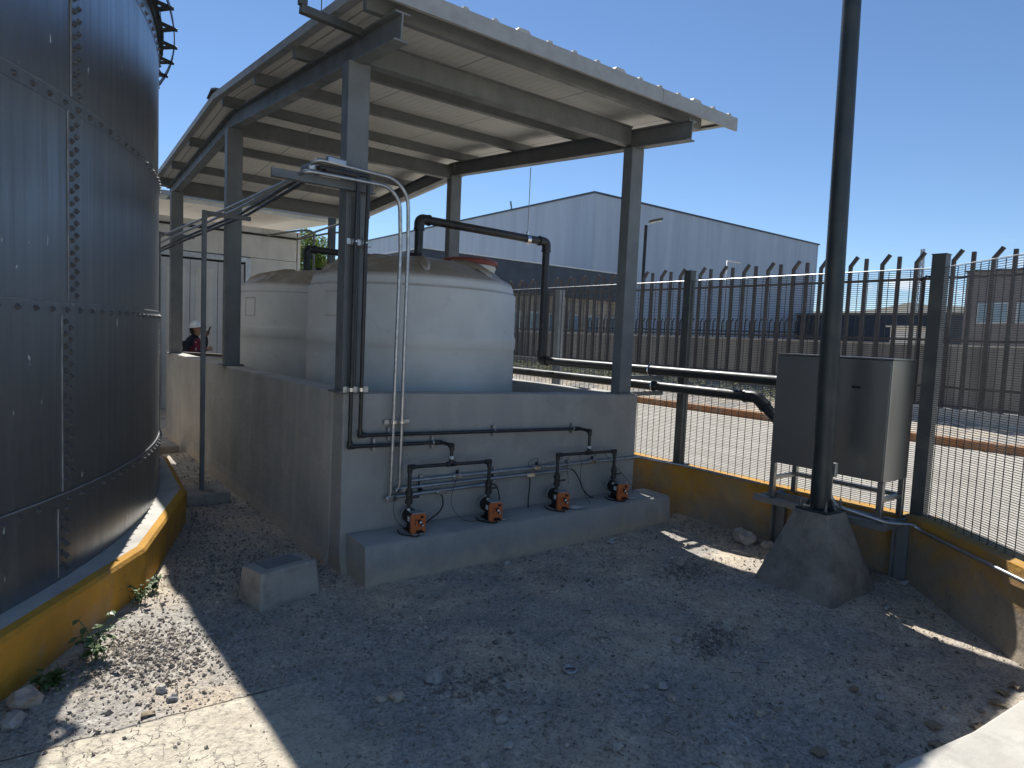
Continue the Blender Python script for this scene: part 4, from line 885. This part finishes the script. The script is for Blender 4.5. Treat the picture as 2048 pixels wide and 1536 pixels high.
for o, i in zip(bb, (8, 9)): o.location = Vector((14.5, 0.35+0.37*i, 0.97))-t.location
bl = []
for j in (0, 1):
    mb = bar_mesh(j == 1); mb.box(-0.04, 0.04, -0.04, 0.04, -0.41, 0); o = mb.build('bar', brown_steel, t, local=True); o.location = Vector((14.5, 0.35+0.37*j, 0.97))-t.location; bl.append(o)
k = 0
for i in range(-11, 85):
    if i in (0, 1, 8, 9): continue
    o = (bb if i > 7 else bl)[i % 2].copy(); COL.objects.link(o); o.parent = t; o.location = Vector((14.5, 0.35+0.37*i, 0.97 if i*0.37 > 2.5 else 0.97))-t.location
for i, y in enumerate((-4.5, 3.0, 10.5, 18)):
    pass
# short bars continue down to the low wall where the ground is lower
MB().box(14.49, 14.52, -6, 3.2, 0.6, 0.64).build('rail', brown_steel, t)

# concrete panel wall with small bent fence on top, behind
t = thing('panel_wall', 'grey concrete panel wall standing behind the brown fence', 'wall', (25,8,0))
MB().box(16.5, 16.7, -4, 30, 0.1, 1.95).build('wall_panels', block_wall, t); MB().box(16.46, 16.74, -4, 30, 1.951, 2.0).build('coping', concrete_light, t)
t.location = (16.6,8,0)
for ch in CH(t): ch.location = (8.4,0,0)
t = thing('spiked_fence', 'small black fence with bent tips on top of the grey panel wall', 'fence', (16.6,12,2.0))
sb = MB().box(-0.015, 0.015, -0.015, 0.015, 0, 0.5).bar((0,0,0.49), (0,-0.07,0.6), 0.03, 0.03, up=(1,0,0)).build('spike', rubber, t, local=True); sb.location = (0,-7,0)
for k in range(1, 60):
    o = sb.copy(); COL.objects.link(o); o.parent = t; o.location = (0,-7+0.17*k,0)
MB().box(16.59, 16.61, 5, 15.2, 2.2, 2.225).build('rail', rubber, t)

# ============================================================ far buildings
t = thing('warehouse', 'huge windowless pale blue warehouse rising behind the fence', 'building', (45,50,0))
MB().box(30.7, 60.7, 29.7, 29.9, 0, 12).build('front_cladding', ware_m, t)
MB().box(30.5, 30.69, 29.7, 66.9, 0, 12).build('side_cladding', ware_m2, t)
MB().box(60.71, 60.9, 29.7, 66.9, 0, 12).box(30.7, 60.7, 66.7, 66.9, 0, 12).build('back_cladding', ware_m2, t)
MB().box(30.4, 61.0, 29.6, 67.0, 12.002, 12.12).build('parapet_cap', blue_dark, t)
tag(MB().tube([(30.6,39.5,12.1),(30.6,39.7,12.8)], 0.08, 8).build('roof_vent', galv), 'small vent stub on the warehouse roof edge', 'vent')
t = thing('factory_shed', 'dark blue flat shed with beige windowed wall in front of the warehouse', 'building', (21,26,0))
MB().box(13.0, 26.5, 22.4, 34, 4.0, 5.55).build('fascia_block', blue_dark, t)
MB().box(12.9, 26.6, 22.3, 34.1, 5.552, 5.62).build('roof_edge', alu, t)
MB().box(13.2, 26.3, 22.7, 33.8, 0, 3.998).build('wall', beige, t)
for k in range(9):
    x = 13.8+1.42*k; w_ = MB().box(x, x+0.9, 22.62, 22.698, 1.2 if k % 3 else 0.3, 3.1).build('window', alu, t)
    MB().box(x+0.06, x+0.84, 22.6, 22.618, (1.2 if k % 3 else 0.3)+0.06, 3.04).build('pane', win_glass, w_)
for k in range(12): MB().box(13.1+1.15*k, 13.2+1.15*k, 22.35, 22.45, 0.2, 3.998).build('pillar', (alu, beige)[k % 2], t)
t = thing('office_building', 'brown office building with a strip of windows at the right edge', 'building', (55,6,0))
MB().box(50.2, 62, -12, 13.2, 0, 7.5).build('wall', brown_bldg, t)
for k in range(9):
    y = 12.4-2.2*k; w_ = MB().box(50.1, 50.198, y-1.8, y, 4.0, 5.4).build('window', alu, t); MB().box(50.06, 50.098, y-1.7, y-0.1, 4.1, 5.3).build('pane', win_glass, w_)
MB().box(50.0, 62.1, -12.1, 13.3, 7.502, 7.6).build('roof_edge', brown_steel, t)
t = thing('long_shed', 'long low dark blue shed beneath the hills', 'building', (62,20,0))
MB().box(58, 70, 13.5, 45, 0, 5.0).build('wall', blue_dark, t); MB().box(57.8, 70.2, 13.4, 45.2, 5.002, 5.2).build('roof', brown_bldg, t)
t = thing('guard_hut', 'tiny white hut seen between bars left of the mesh corner post', 'hut', (40,12.9,0)); MB().box(40, 42, 12.3, 13.5, 0, 3.3).build('wall', panel_white, t); MB().box(39.8, 42.2, 12.1, 13.7, 3.302, 3.4).build('roof', concrete_light, t)
t = thing('lattice_tower', 'thin pale lattice mast sticking up above the hills', 'tower', (75.4,26,0))
for sx, sy in ((-1,-1),(1,-1),(1,1),(-1,1)): MB().tube([(75.4+0.35*sx,26+0.35*sy,0),(75.4+0.12*sx,26+0.12*sy,13)], 0.06, 6).build('mast_leg', galv, t)
mb = MB()
for k in range(20):
    z = 0.5+0.62*k; w0 = 0.35-0.23*z/13; w1 = 0.35-0.23*(z+.62)/13
    for s_ in (-1, 1): mb.tube([(75.4-w0*s_,26-w0,z),(75.4+w1*s_,26-w1,z+0.62)], 0.04, 4); mb.tube([(75.4-w0,26-w0*s_,z),(75.4-w1,26+w1*s_,z+0.62)], 0.04, 4)
mb.build('lattice', galv, t)
def ray_pt(v): return Vector(v)
t = thing('lamp_post', 'slim black lamp post with one flat floodlight beyond the right column', 'lamp post', (15.05,10.9,0))
MB().tube([(15.0,10.85,0),(15.11,10.92,5.65)], 0.055, 10).build('post', rubber, t)
MB().bar((15.2,10.9,5.78), (15.55,10.62,5.88), 0.28, 0.09).build('lamp_head', fence_post_m, t, bevel=0.02); MB().bar((15.11,10.92,5.65), (15.25,10.82,5.76), 0.05, 0.05).build('bracket', galv, t)
MB().bar((15.24,10.85,5.735), (15.52,10.62,5.82), 0.2, 0.012).build('lens', lamp_glass, t)
tag(MB().tube([(18.9,15.5,2.0),(18.9,15.6,6.95)], 0.03, 8).build('antenna_rod', fence_post_m), 'thin dark rod standing just left of the front right column', 'antenna')
tag(MB().tube([(24.2,14.05,2.1),(24.2,14.07,5.62),(24.68,13.72,5.57)], 0.035, 8).build('hooked_pole', galv), 'thin pole with a short bent arm, in front of the warehouse', 'pole')
t = thing('camera_pole', 'distant dark pole seen just left of the mesh corner post', 'pole', (16.3,2.72,0))
C0 = Vector((16.3,2.72,0)); MB().tube([C0, C0+Vector((0,0,3.62))], 0.045, 10).build('post', rubber, t); MB().bar(C0+Vector((0,-0.02,3.63)), C0+Vector((0,0.12,3.60)), 0.09, 0.06).build('pole_head', rubber, t, bevel=0.01)
t = thing('security_camera', 'small dark camera on a short arm on the mesh corner post', 'camera', (3.545,-2.285,2.26))
MB().tube([(3.545,-2.288,2.27),(3.545,-2.235,2.285)], 0.006, 8).build('arm', rubber, t); MB().bar((3.545,-2.245,2.272), (3.54,-2.205,2.25), 0.022, 0.02).build('camera_housing', rubber, t, bevel=0.003)

# ============================================================ white panel building at the back left
t = thing('control_building', 'cream panel building with double door and overhanging sheet roof', 'building', (-1,12,0))
wy = 10.0
x = -5.0
while x < 3.0:
    x1 = min(x+1.15, 3.06)
    if x > 1.95: MB().box(max(x,2.21), x1-0.012, wy, wy+0.1, 0, 3.75).build('wall_panel', panel_white, t, bevel=0.004) if x1 > 2.3 else None
    elif not (x1 > 0.33 and x < 1.95): MB().box(x, x1-0.012, wy, wy+0.1, 0, 3.75).build('wall_panel', panel_white, t, bevel=0.004)
    else: MB().box(x, x1-0.012, wy, wy+0.1, 3.12, 3.75).build('wall_panel', panel_white, t, bevel=0.004)
    x = x1
MB().box(-5, 3.06, wy+0.101, wy+0.12, 0, 3.75).build('wall_backing', dark, t)
MB().box(3.061, 3.12, wy, wy+6, 0, 3.75).build('corner_post', panel_white, t)
MB().box(2.081, 3.045, wy, wy+0.098, 0, 3.112).build('wall_panel', panel_white, t)
MB().box(-0.3, 0.32, wy-0.002, wy+0.098, 0, 3.1).build('wall_panel', panel_white, t)
fr = MB().box(0.33, 0.42, wy-0.03, wy+0.09, 0, 3.1).box(1.98, 2.08, wy-0.03, wy+0.09, 0, 3.1).box(0.42, 1.98, wy-0.03, wy+0.09, 3.0, 3.1).build('door_frame', alu, t)
MB().box(0.42, 1.98, wy+0.03, wy+0.08, 2.965, 2.998).build('door_gap', rubber, t)
for k in range(3):
    x0 = 0.43+0.515*k; d = MB().box(x0, x0+0.505, wy+0.02, wy+0.06, 0, 2.96).build('door_leaf', door_white, t, bevel=0.003)
    MB().box(x0+0.09, x0+0.42, wy+0.012, wy+0.0195, 0.3, 2.8).build('leaf_panel', panel_white, d, bevel=0.003)
rfm = MB(); rfm.extrude([(-5.2,9.0,3.98),(-5.2,9.0,4.03),(-5.2,16,4.4),(-5.2,16,4.35)][::-1], (9.0,0,0)); rf = rfm.build('roof_sheet', soffit_m, t)
MB().box(-5.2, 3.8, 8.985, 8.999, 3.96, 4.05).build('roof_edge', trim_grey, t)
MB().box(-5.1, 3.7, 9.05, 9.12, 3.9, 3.955).build('eave_purlin', panel_white, t)
MB().tube([(-5,wy-0.03,3.62),(3.05,wy-0.03,3.6)], 0.022, 8).build('wall_conduit', rubber, t)
def loop(label, pts): tag(MB().tube(spline(pts, 6), 0.022, 8).build('bent_conduit', steel_paint), label, 'conduit', 'bent conduits at the building corner')
loop('bent conduit nearest the building wall corner', [(2.4,9.95,3.6),(2.9,9.5,3.72),(3.12,9.3,3.7),(3.16,9.3,3.5),(3.16,9.3,2.4)])
loop('bent conduit looping past the building corner beside the dark post', [(3.05,9.9,3.6),(3.5,9.2,3.72),(3.68,8.9,3.68),(3.72,8.9,3.4),(3.72,8.9,2.4)])
loop('slanting thin conduit rising from the building corner to the canopy beam', [(3.0,9.9,3.58),(3.1,9.0,3.68),(3.0,7.5,3.66)])
tag(MB().box(3.17, 3.29, 8.45, 8.57, 0, 3.95).build('steel_post', dark_post), 'dark steel post rising behind the far white tank', 'post')

# ============================================================ trees behind the building, bushes, weeds
def leaf_cloud(mb, c, rx, ry, rz__, n, size, seed):
    rnd = random.Random(seed)
    for _ in range(n):
        while True:
            p = Vector((rnd.uniform(-1,1), rnd.uniform(-1,1), rnd.uniform(-1,1)))
            if 0.25 < p.length < 1 and noise.noise(p*2.3+Vector((seed,0,0))) > -0.12: break
        q = Vector((c[0]+p.x*rx, c[1]+p.y*ry, c[2]+p.z*rz__)); a = Vector((rnd.gauss(0,1), rnd.gauss(0,1), rnd.gauss(0,1))).normalized(); b = a.orthogonal().normalized(); s_ = size*rnd.uniform(0.6,1.3)
        e_ = a.cross(b); mb.add([q-a*s_, q+b*s_*0.45+e_*s_*.1, q+a*s_, q-b*s_*0.45+e_*s_*.1], [(0,1,2,3)])
def tree(label, x, y, h, w, seed, n=11000):
    t = thing('leafy_tree', label, 'tree', (x,y,0), 'trees behind the cream building'); rnd = random.Random(seed)
    mb = MB(); mb.tube(spline([(x,y,0),(x+0.05,y,h*0.3),(x-0.05,y+0.05,h*0.6),(x,y,h*0.85)], 4), [0.09-0.075*i/12 for i in range(13)], 8)
    ends = []
    for k in range(9):
        z = h*(0.3+0.06*k); a = rnd.uniform(0, 6.28); e_ = Vector((x+math.cos(a)*w*0.7, y+math.sin(a)*w*0.7, z+h*0.15)); mb.tube([(x,y,z), e_], [0.03,0.008], 6); ends.append(e_)
    mb.build('trunk', bark, t); mb = MB()
    for k, e_ in enumerate(ends+[Vector((x,y,h*0.9))]): leaf_cloud(mb, e_, w*0.6, w*0.6, h*0.15, n//10, 0.055, seed+k)
    mb.build('crown', tree_leaf, t)
tree('bright green leafy tree right behind the building corner', 4.65, 13.6, 4.15, 0.55, 3)
tree('lower green leafy tree seen right of the dark post', 5.75, 14.2, 3.6, 0.7, 23)
mb = MB(); rnd = random.Random(5)
for k in range(170):
    y = rnd.uniform(2.5, 26); x = rnd.uniform(12.9, 14.2)
    leaf_cloud(mb, (x, y, 0.38+0.3*min(1, max(0, (y-2)/5))), 0.35, 0.5, 0.16, 60, 0.035, 100+k)
tag(mb.build('dry_scrub', dry_bush), kind='stuff', label='dry scrub along the far gravel bank')
def weed(label, x, y, h, n, seed, sz=0.035):
    t = thing('weed', label, 'weed', (x,y,0), 'weeds along the yellow ring'); rnd = random.Random(seed); st = MB(); lf = MB()
    for k in range(n):
        a = rnd.uniform(0, 6.28); l = h*rnd.uniform(0.5,1); top = Vector((x+math.cos(a)*l*0.5, y+math.sin(a)*l*0.5, l))
        mid = Vector((x+math.cos(a)*l*0.15, y+math.sin(a)*l*0.15, l*0.6)); st.tube([(x,y,-0.01), mid, top], 0.0025, 5)
        for (c, j) in ((top, 0), (mid, 1), (mid.lerp(top, 0.5), 2), (mid*0.5+Vector((x,y,0))*0.5, 3)):
            for rep_ in (0, 1):
                b = a+rnd.uniform(-2.2,2.2); d = Vector((math.cos(b), math.sin(b), rnd.uniform(-0.45,0.5))).normalized(); s_ = Vector((-d.y, d.x, rnd.uniform(-.3,.3))).normalized(); q = sz*rnd.uniform(0.4,1.0); u = d.cross(s_)
                c0_ = c+d*q*0.25; rid = [c0_, c0_+d*q*0.4-u*q*0.06, c0_+d*q*0.85-u*q*0.1, c0_+d*q*1.3-u*q*0.22]
                w_ = [0, 0.42, 0.33, 0]; L_ = [rid[i]+s_*q*w_[i]+u*q*0.07 for i in (1, 2)]; R_ = [rid[i]-s_*q*w_[i]+u*q*0.07 for i in (1, 2)]
                st.tube([c, c0_], 0.0012, 4)
                lf.add(rid+L_+R_, [(0,1,4),(1,2,5,4),(2,3,5),(0,6,1),(1,6,7,2),(2,7,3)])
    for k in range(n*2):
        a = rnd.uniform(0, 6.28); l = h*rnd.uniform(0.3,0.7); bx_, by_ = x+rnd.gauss(0,0.05), y+rnd.gauss(0,0.07); p0 = Vector((bx_, by_, -0.005)); p1 = p0+Vector((math.cos(a)*l*0.3, math.sin(a)*l*0.3, l*0.7)); p2 = p0+Vector((math.cos(a)*l*0.8, math.sin(a)*l*0.8, l)); s_ = Vector((-math.sin(a), math.cos(a), 0))*0.002
        lf.add([p0-s_, p0+s_, p1+s_, p1-s_, p2], [(0,1,2,3),(3,2,4)])
    st.build('stem', leaf_green, t); lf.build('leaves', leaf_green, t)
weed('tallest dark broad-leaved weed against the yellow ring', -1.50, -0.55, 0.2, 9, 1, 0.045)
weed('pale low weed growing where the yellow ring turns', -1.13, 0.27, 0.1, 9, 2, 0.03)
weed('small dark weed beside the pale one at the yellow ring', -1.22, 0.08, 0.12, 7, 3, 0.03)
weed('dark sprawling weed by the boulder at the ring foot', -1.70, -0.72, 0.07, 10, 4, 0.045)

# ============================================================ person behind the wall
def skin_body(name, verts, edges, radii, mat, parent, root=0, sub=2):
    me = bpy.data.meshes.new(name); me.from_pydata(verts, edges, []); me.update(); me.materials.append(mat)
    o = bpy.data.objects.new(name, me); COL.objects.link(o); o.parent = parent
    sk = o.modifiers.new('skin', 'SKIN'); sk.use_smooth_shade = True
    lay = me.skin_vertices[0] if me.skin_vertices else None
    if lay is None:
        bm = bmesh.new(); bm.from_mesh(me); bm.verts.layers.skin.verify(); bm.to_mesh(me); bm.free(); lay = me.skin_vertices[0]
    for i, r in enumerate(radii):
        lay.data[i].radius = (r, r) if not isinstance(r, tuple) else r
        lay.data[i].use_root = (i == root)
    sb_ = o.modifiers.new('sub', 'SUBSURF'); sb_.levels = sub; sb_.render_levels = sub; return o
px_, py_ = 0.80, 8.9
t = thing('person', 'person in white helmet and dark red safety vest raising a phone, behind the grey wall', 'person', (px_,py_,0))
# local frame: facing +X (slightly towards the camera)
V = [(0,0,0.92),(0,0,1.08),(0.01,0,1.25),(0.01,0,1.38),(0.03,0,1.46),(0.06,0,1.54),
     (0.0,0.17,1.36),(0.1,0.22,1.18),(0.2,0.1,1.36),(0.22,0.05,1.47),   # left arm: shoulder, elbow, wrist up, hand
     (0.0,-0.17,1.36),(-0.02,-0.26,1.12),(0.20,-0.2,1.16),(0.34,-0.14,1.24), # right arm: elbow, wrist, hand
     (0,0.09,0.86),(0.02,0.1,0.48),(0,0.1,0.08),(0.12,0.1,0.04),(0,-0.09,0.86),(0.02,-0.1,0.48),(0,-0.1,0.08),(0.12,-0.1,0.04)]
E_ = [(0,1),(1,2),(2,3),(3,4),(4,5),(3,6),(6,7),(7,8),(8,9),(3,10),(10,11),(11,12),(12,13),(0,14),(14,15),(15,16),(16,17),(0,18),(18,19),(19,20),(20,21)]
Rr = [(0.13,0.16),(0.125,0.15),(0.13,0.17),(0.12,0.15),0.06,0.055,0.075,0.052,0.04,0.03,0.075,0.052,0.04,0.035,0.09,0.06,0.045,0.035,0.09,0.06,0.045,0.035]
body = skin_body('body', V, E_, Rr, navy_cloth, t)
mb = MB(); mb.lathe([(0.001,-0.12),(0.04,-0.112),(0.062,-0.07),(0.078,0.0),(0.082,0.06),(0.07,0.1),(0.03,0.12),(0.001,0.122)], (0,0,0), 24)
hd = MB(); hd.v = [Vector((p.x*1.12+0.075, p.y*0.95, p.z+1.585)) for p in mb.v]; hd.f = mb.f; hd.sm = mb.sm
hd.blob((0.175,0,1.575), 0.018, 0.013, 0.02, 1); hd.blob((0.165,0,1.525), 0.012, 0.022, 0.008, 2); hd.blob((0.07,0.082,1.58), 0.015, 0.008, 0.028, 3); hd.blob((0.07,-0.082,1.58), 0.015, 0.008, 0.028, 4)
head = hd.build('head', skin_m, t, local=True)
MB().blob((0.155,0.03,1.6), 0.008, 0.012, 0.008, 5).blob((0.155,-0.03,1.6), 0.008, 0.012, 0.008, 6).build('eyes', hair_m, head, local=True)
MB().blob((0.02,0,1.57), 0.075, 0.078, 0.085, 7, 2, 0.1).build('hair', hair_m, t, local=True)
mb = MB(); mb.lathe([(0.15,-0.005),(0.118,0.004),(0.112,0.03),(0.1,0.075),(0.07,0.112),(0.03,0.13),(0.001,0.134)], (0,0,0), 32)
hm = MB(); ti = Matrix.Rotation(R(-8), 3, 'Y'); hm.v = [ti@Vector((p.x*1.1+(0.03 if p.z < 0.003 and p.x > 0 else 0), p.y*0.92, p.z))+Vector((0.065,0,1.625)) for p in mb.v]; hm.f = mb.f; hm.sm = mb.sm
he = hm.build('helmet', helmet_m, t, local=True); sm_ = he.modifiers.new('s', 'SOLIDIFY'); sm_.thickness = 0.006
MB().tube([(0.07,-0.09,1.6),(0.08,-0.075,1.5),(0.1,0,1.465),(0.08,0.075,1.5),(0.07,0.09,1.6)], 0.006, 6).build('chin_strap', rubber, t, local=True)
# vest: shell around the torso
mb = MB(); n = 28; secs = [(0.98,0.155,0.18),(1.1,0.15,0.175),(1.22,0.155,0.19),(1.32,0.145,0.185),(1.39,0.115,0.15),(1.43,0.075,0.095)]; vs = []
for (z, a, b) in secs:
    for k in range(n): th = 2*math.pi*k/n; vs.append((0.005+a*math.cos(th), b*math.sin(th), z))
mb.add(vs, [(i*n+j, i*n+(j+1) % n, (i+1)*n+(j+1) % n, (i+1)*n+j) for i in range(5) for j in range(n)], True); ve = mb.build('vest', vest_m, t, local=True)
mb = MB()
for z in (1.13,):
    vs = []
    for zz in (z-0.014, z+0.014):
        for k in range(n): th = 2*math.pi*k/n; vs.append((0.005+0.160*math.cos(th), 0.186*math.sin(th), zz+0.035*math.cos(th*1.0+0.9)))
    mb.add(vs, [(j, (j+1) % n, n+(j+1) % n, n+j) for j in range(n)], True)
mb.bar((0.09,-0.158,1.0), (0.09,-0.158,1.16), 0.025, 0.006, up=(0.5,-1,0)); mb.bar((-0.05,-0.145,1.42), (0.07,-0.13,1.33), 0.02, 0.02); mb.bar((0.12,-0.12,1.2), (0.1,-0.1,1.36), 0.02, 0.02)
mb.build('reflective_stripes', reflective, ve, local=True)
def hand(par, c, fwd, up, side):
    c = Vector(c); fwd = Vector(fwd).normalized(); up = Vector(up).normalized(); s_ = fwd.cross(up).normalized()*side
    mb = MB(); mb.blob(c, 0.04, 0.035, 0.035, 3, 2, 0.1)
    for k in range(4):
        b = c+up*(0.027-0.018*k)+fwd*0.025; L_ = (0.05,0.058,0.054,0.044)[k]; mb.tube([b, b+fwd*L_*0.55+s_*0.006, b+fwd*L_*0.8+s_*0.03], [0.009,0.008,0.006], 8)
    mb.tube([c+up*0.02, c+up*0.045+fwd*0.02, c+up*0.05+fwd*0.045+s_*0.015], [0.011,0.009,0.007], 8)
    mb.build('hand', skin_m, par, local=True)
hand(t, (0.23,0.05,1.5), (0.2,-0.3,1), (1,0,0), 1); hand(t, (0.36,-0.14,1.245), (1,0.2,0.1), (0,0,1), -1)
t.rotation_euler = (0,0,R(-38)); t.location = (px_-0.02,py_,0.0)
q = thing('mobile_phone', 'dark phone held up before the face of the helmeted person', 'phone', (px_+0.2,py_-0.14,1.575)); MB().bar((0,0,-0.075), (0.05,0,0.075), 0.075, 0.012, up=(1,0,0)).build('phone_body', rubber, q, bevel=0.003, local=True)

# ============================================================ stones, litter, gravel
ST = [(-1.79,-0.83,0.055,1,'pinkish boulder at the foot of the yellow ring'),(-1.83,-0.97,0.04,0,'smaller stone just below the pinkish boulder'),
 (-0.17,-1.62,0.036,0,'flat oval grey stone in the middle of the yard'),(-0.41,-1.69,0.028,1,'pale angular stone of a pair in the yard centre'),(-0.47,-1.65,0.02,1,'small tan stone beside the pale angular one'),
 (0.07,-1.79,0.02,1,'yellowish pebble right of the flat oval stone'),(0.11,-1.86,0.018,0,'grey pebble touching the yellowish one'),(-0.1,-2.08,0.025,0,'triangular grey stone low in the yard centre'),
 (0.77,-2.27,0.024,0,'round stone uppermost of three on the dirt'),(0.68,-2.23,0.018,0,'left stone of the three on the dirt'),(0.72,-2.37,0.02,1,'lower stone of the three on the dirt'),
 (0.96,-2.69,0.02,1,'tan stone between the three stones and the pavement'),(1.05,-2.82,0.017,0,'grey pebble right of the tan stone'),(1.21,-2.0,0.022,0,'pale stone on the gravel patch'),
 (1.16,-0.44,0.025,0,'light stone lying in front of the plinth'),(3.22,-1.12,0.08,0,'broken concrete lump at the ochre wall foot'),(3.2,-1.35,0.05,0,'smaller concrete lump beside the broken lump at the ochre wall'),
 (-1.28,-1.02,0.022,0,'dark stone uppermost on the sunlit gravel above the joint'),(-1.25,-1.12,0.02,2,'dark stone on the sunlit gravel near the joint'),(-0.18,-2.25,0.018,0,'round pebble near the bottom middle'),(0.0,-2.05,0.016,0,'small pebble right of the triangular stone'),
 (-0.35,-2.3,0.02,0,'dull pebble left of the round one at the bottom'),(2.95,-1.0,0.02,0,'pebble in the sunlit patch'),(0.2,-2.5,0.022,0,'whitish pebble near the lower edge'),(1.6,-2.95,0.018,0,'pebble near the pavement corner')]
for (x, y, r, k, lab) in ST:
    rnd = random.Random(int(x*1000+y*77)); o = MB().blob((0,0,0), r*1.35, r*1.05, r*0.8, rnd.randint(0,99), 2, 0.4, rnd.uniform(0,3)).build('stone', stone_m[k]); o.location = (x, y, gz(x, y)+r*0.5)
    tag(o, lab, 'stone', 'loose stones on the dirt')
PL = [(2.79,-2.47,0.09,0.03,'white paper scrap nearer the pavement, right of the pedestal', paper),(3.33,-2.36,0.1,0.05,'grey-white crumpled scrap at the foot of the ochre wall', paper),(2.3,-0.44,0.12,0.06,'larger torn paper piece near the plinth', paper),(2.22,-0.5,0.07,0.05,'smaller torn paper piece in front of the larger one', paper),(-1.36,-1.2,0.06,0.04,'pale yellow scrap on the sunlit gravel', dry_leaf),
      (1.57,-2.84,0.06,0.03,'yellowish dry leaf in the middle right of the yard', dry_leaf)]
for i, (x, y, a, b, lab, mt) in enumerate(PL):
    o = flat_sheet('paper_scrap' if mt is paper else 'dry_leaf', lab, 'paper' if mt is paper else 'leaf', (x, y), [(-a/2,-b/2),(a/2,-b/3),(a/2.2,b/2),(-a/2.4,b/1.6)], mt, 'paper scraps on the dirt' if mt is paper else 'dry leaves on the ground', z=gz(x, y)+0.004, seed=i)
rnd = random.Random(11); gl = []
for i, (x, y, lab) in enumerate([(1.57,-3.2,'upper of the two curled leaves left of the pavement edge'),(1.42,-3.27,'lower of the two curled leaves left of the pavement edge'),(0.92,-3.0,'curled leaf near the bottom edge'),(2.05,-3.3,'crumpled leaf at the pavement corner tip'),(2.2,-3.28,'tan leaf among the litter by the pavement'),(2.32,-3.3,'rightmost leaf in the litter by the pavement'),(1.75,-3.32,'broad leaf touching the pavement edge')]):
    pts = [(0.045*math.cos(a)*(1 if k % 2 else 0.62), 0.045*math.sin(a)*(1 if k % 2 else 0.62)) for k, a in enumerate([0.7*j for j in range(9)])]
    mb = MB(); vs = [(0,0,0.012)]+[(px__, py__, 0.004+0.014*rnd.random()) for px__, py__ in pts]; mb.add(vs, [(0, j, j % 9+1) for j in range(1, 10)], False)
    o = mb.build('dry_leaf', dry_leaf); o.location = (x, y, gz(x, y)+0.004); o.rotation_euler = (0,0,rnd.uniform(0,6)); s_ = o.modifiers.new('t', 'SOLIDIFY'); s_.thickness = 0.001; tag(o, lab, 'leaf', 'dry leaves on the ground')
o = MB(); o.tube([(0.034*math.cos(R(a)), 0.034*math.sin(R(a)), 0) for a in range(0, 361, 20)], 0.008, 8); o = o.build('metal_washer', galv); o.location = (0.49,-1.89,gz(.49,-1.89)+0.008); tag(o, 'flat ring-shaped washer lying on the dirt in mid yard', 'washer')
# gravel stuff
import array
oct_v = [Vector(p) for p in ((1,0,0),(-1,0,0),(0,1,0),(0,-1,0),(0,0,1),(0,0,-1))]; oct_f = [(0,2,4),(2,1,4),(1,3,4),(3,0,4),(2,0,5),(1,2,5),(3,1,5),(0,3,5)]
gv = []; gf = []
rnd = random.Random(2)
def blocked(x, y):
    if -0.03 < x < 3.2 and -0.36 < y: return True
    if math.hypot(x-TC[0], y-TC[1]) < 6.03: return True
    if x > 3.43 or (x-K0.x)*nb.x+(y-K0.y)*nb.y > -0.02 and y < -2.2: return True
    if y < -3.24-0.07*max(0, x-1.05) and x > 0.3: return True
    return False
def pebble(x, y, r):
    if blocked(x, y): return
    z = gz(x, y)+r*0.25
    q = Quaternion((rnd.gauss(0,1), rnd.gauss(0,1), rnd.gauss(0,1), rnd.gauss(0,1))).normalized(); sx, sy, sz = r*rnd.uniform(.8,1.4), r*rnd.uniform(.6,1.1), r*rnd.uniform(.45,.8); b = len(gv)
    for v in oct_v:
        v = v*rnd.uniform(0.75,1.15); p = q@Vector((v.x*sx, v.y*sy, v.z*sz)); gv.append((x+p.x, y+p.y, z+p.z))
    gf.extend([(b+i, b+j, b+k) for i, j, k in oct_f])
for _ in range(60000):
    x, y = rnd.uniform(-2.0, 3.5), rnd.uniform(-3.6, 5.0)
    if y > -0.3 and x > 0: continue
    d = noise.noise(Vector((x*1.2, y*1.2, 7)))+0.5*noise.noise(Vector((x*3, y*3, 2)))
    if x < -0.6 and y > -1.22: d += 0.5
    if d < rnd.uniform(-0.75, 0.55): continue
    if x < -0.65 and y < -1.28 and rnd.random() < 0.85: continue
    pebble(x, y, min(0.022, 0.003+0.0034*rnd.expovariate(1)))
for (cx_, cy_, sx_, sy_, n_) in ((2.25,-1.28,0.22,0.16,650),(1.42,-2.1,0.2,0.13,520),(-0.01,-1.75,0.3,0.14,260),(-1.3,-0.6,0.28,0.35,1500),(-0.7,1.9,0.25,1.2,1500),(-0.55,0.4,0.35,0.5,500),(3.2,-0.8,0.12,0.5,300)):
    for _ in range(n_): pebble(rnd.gauss(cx_, sx_*0.6), rnd.gauss(cy_, sy_*0.6), min(0.018, 0.006+0.004*rnd.expovariate(1)))
me = bpy.data.meshes.new('gravel'); me.from_pydata(gv, [], gf); me.update(); me.materials.append(gravel_m); o = bpy.data.objects.new('gravel', me); COL.objects.link(o); tag(o, 'loose crushed gravel scattered over the dirt', kind='stuff')
# twigs
mb = MB()
for _ in range(120):
    x, y = rnd.uniform(-1.6, 2.8), rnd.uniform(-3.2, -0.5)
    if blocked(x, y): continue
    a = rnd.uniform(0, 6.28); l = rnd.uniform(0.02, 0.08); z = gz(x, y)+0.006
    mb.tube([(x,y,z), (x+math.cos(a)*l*0.5, y+math.sin(a)*l*0.5, z+0.006), (x+math.cos(a+.4)*l, y+math.sin(a+.4)*l, z)], 0.0017, 5)
tag(mb.build('twigs', bark), 'tiny dry twigs scattered over the dirt', kind='stuff')
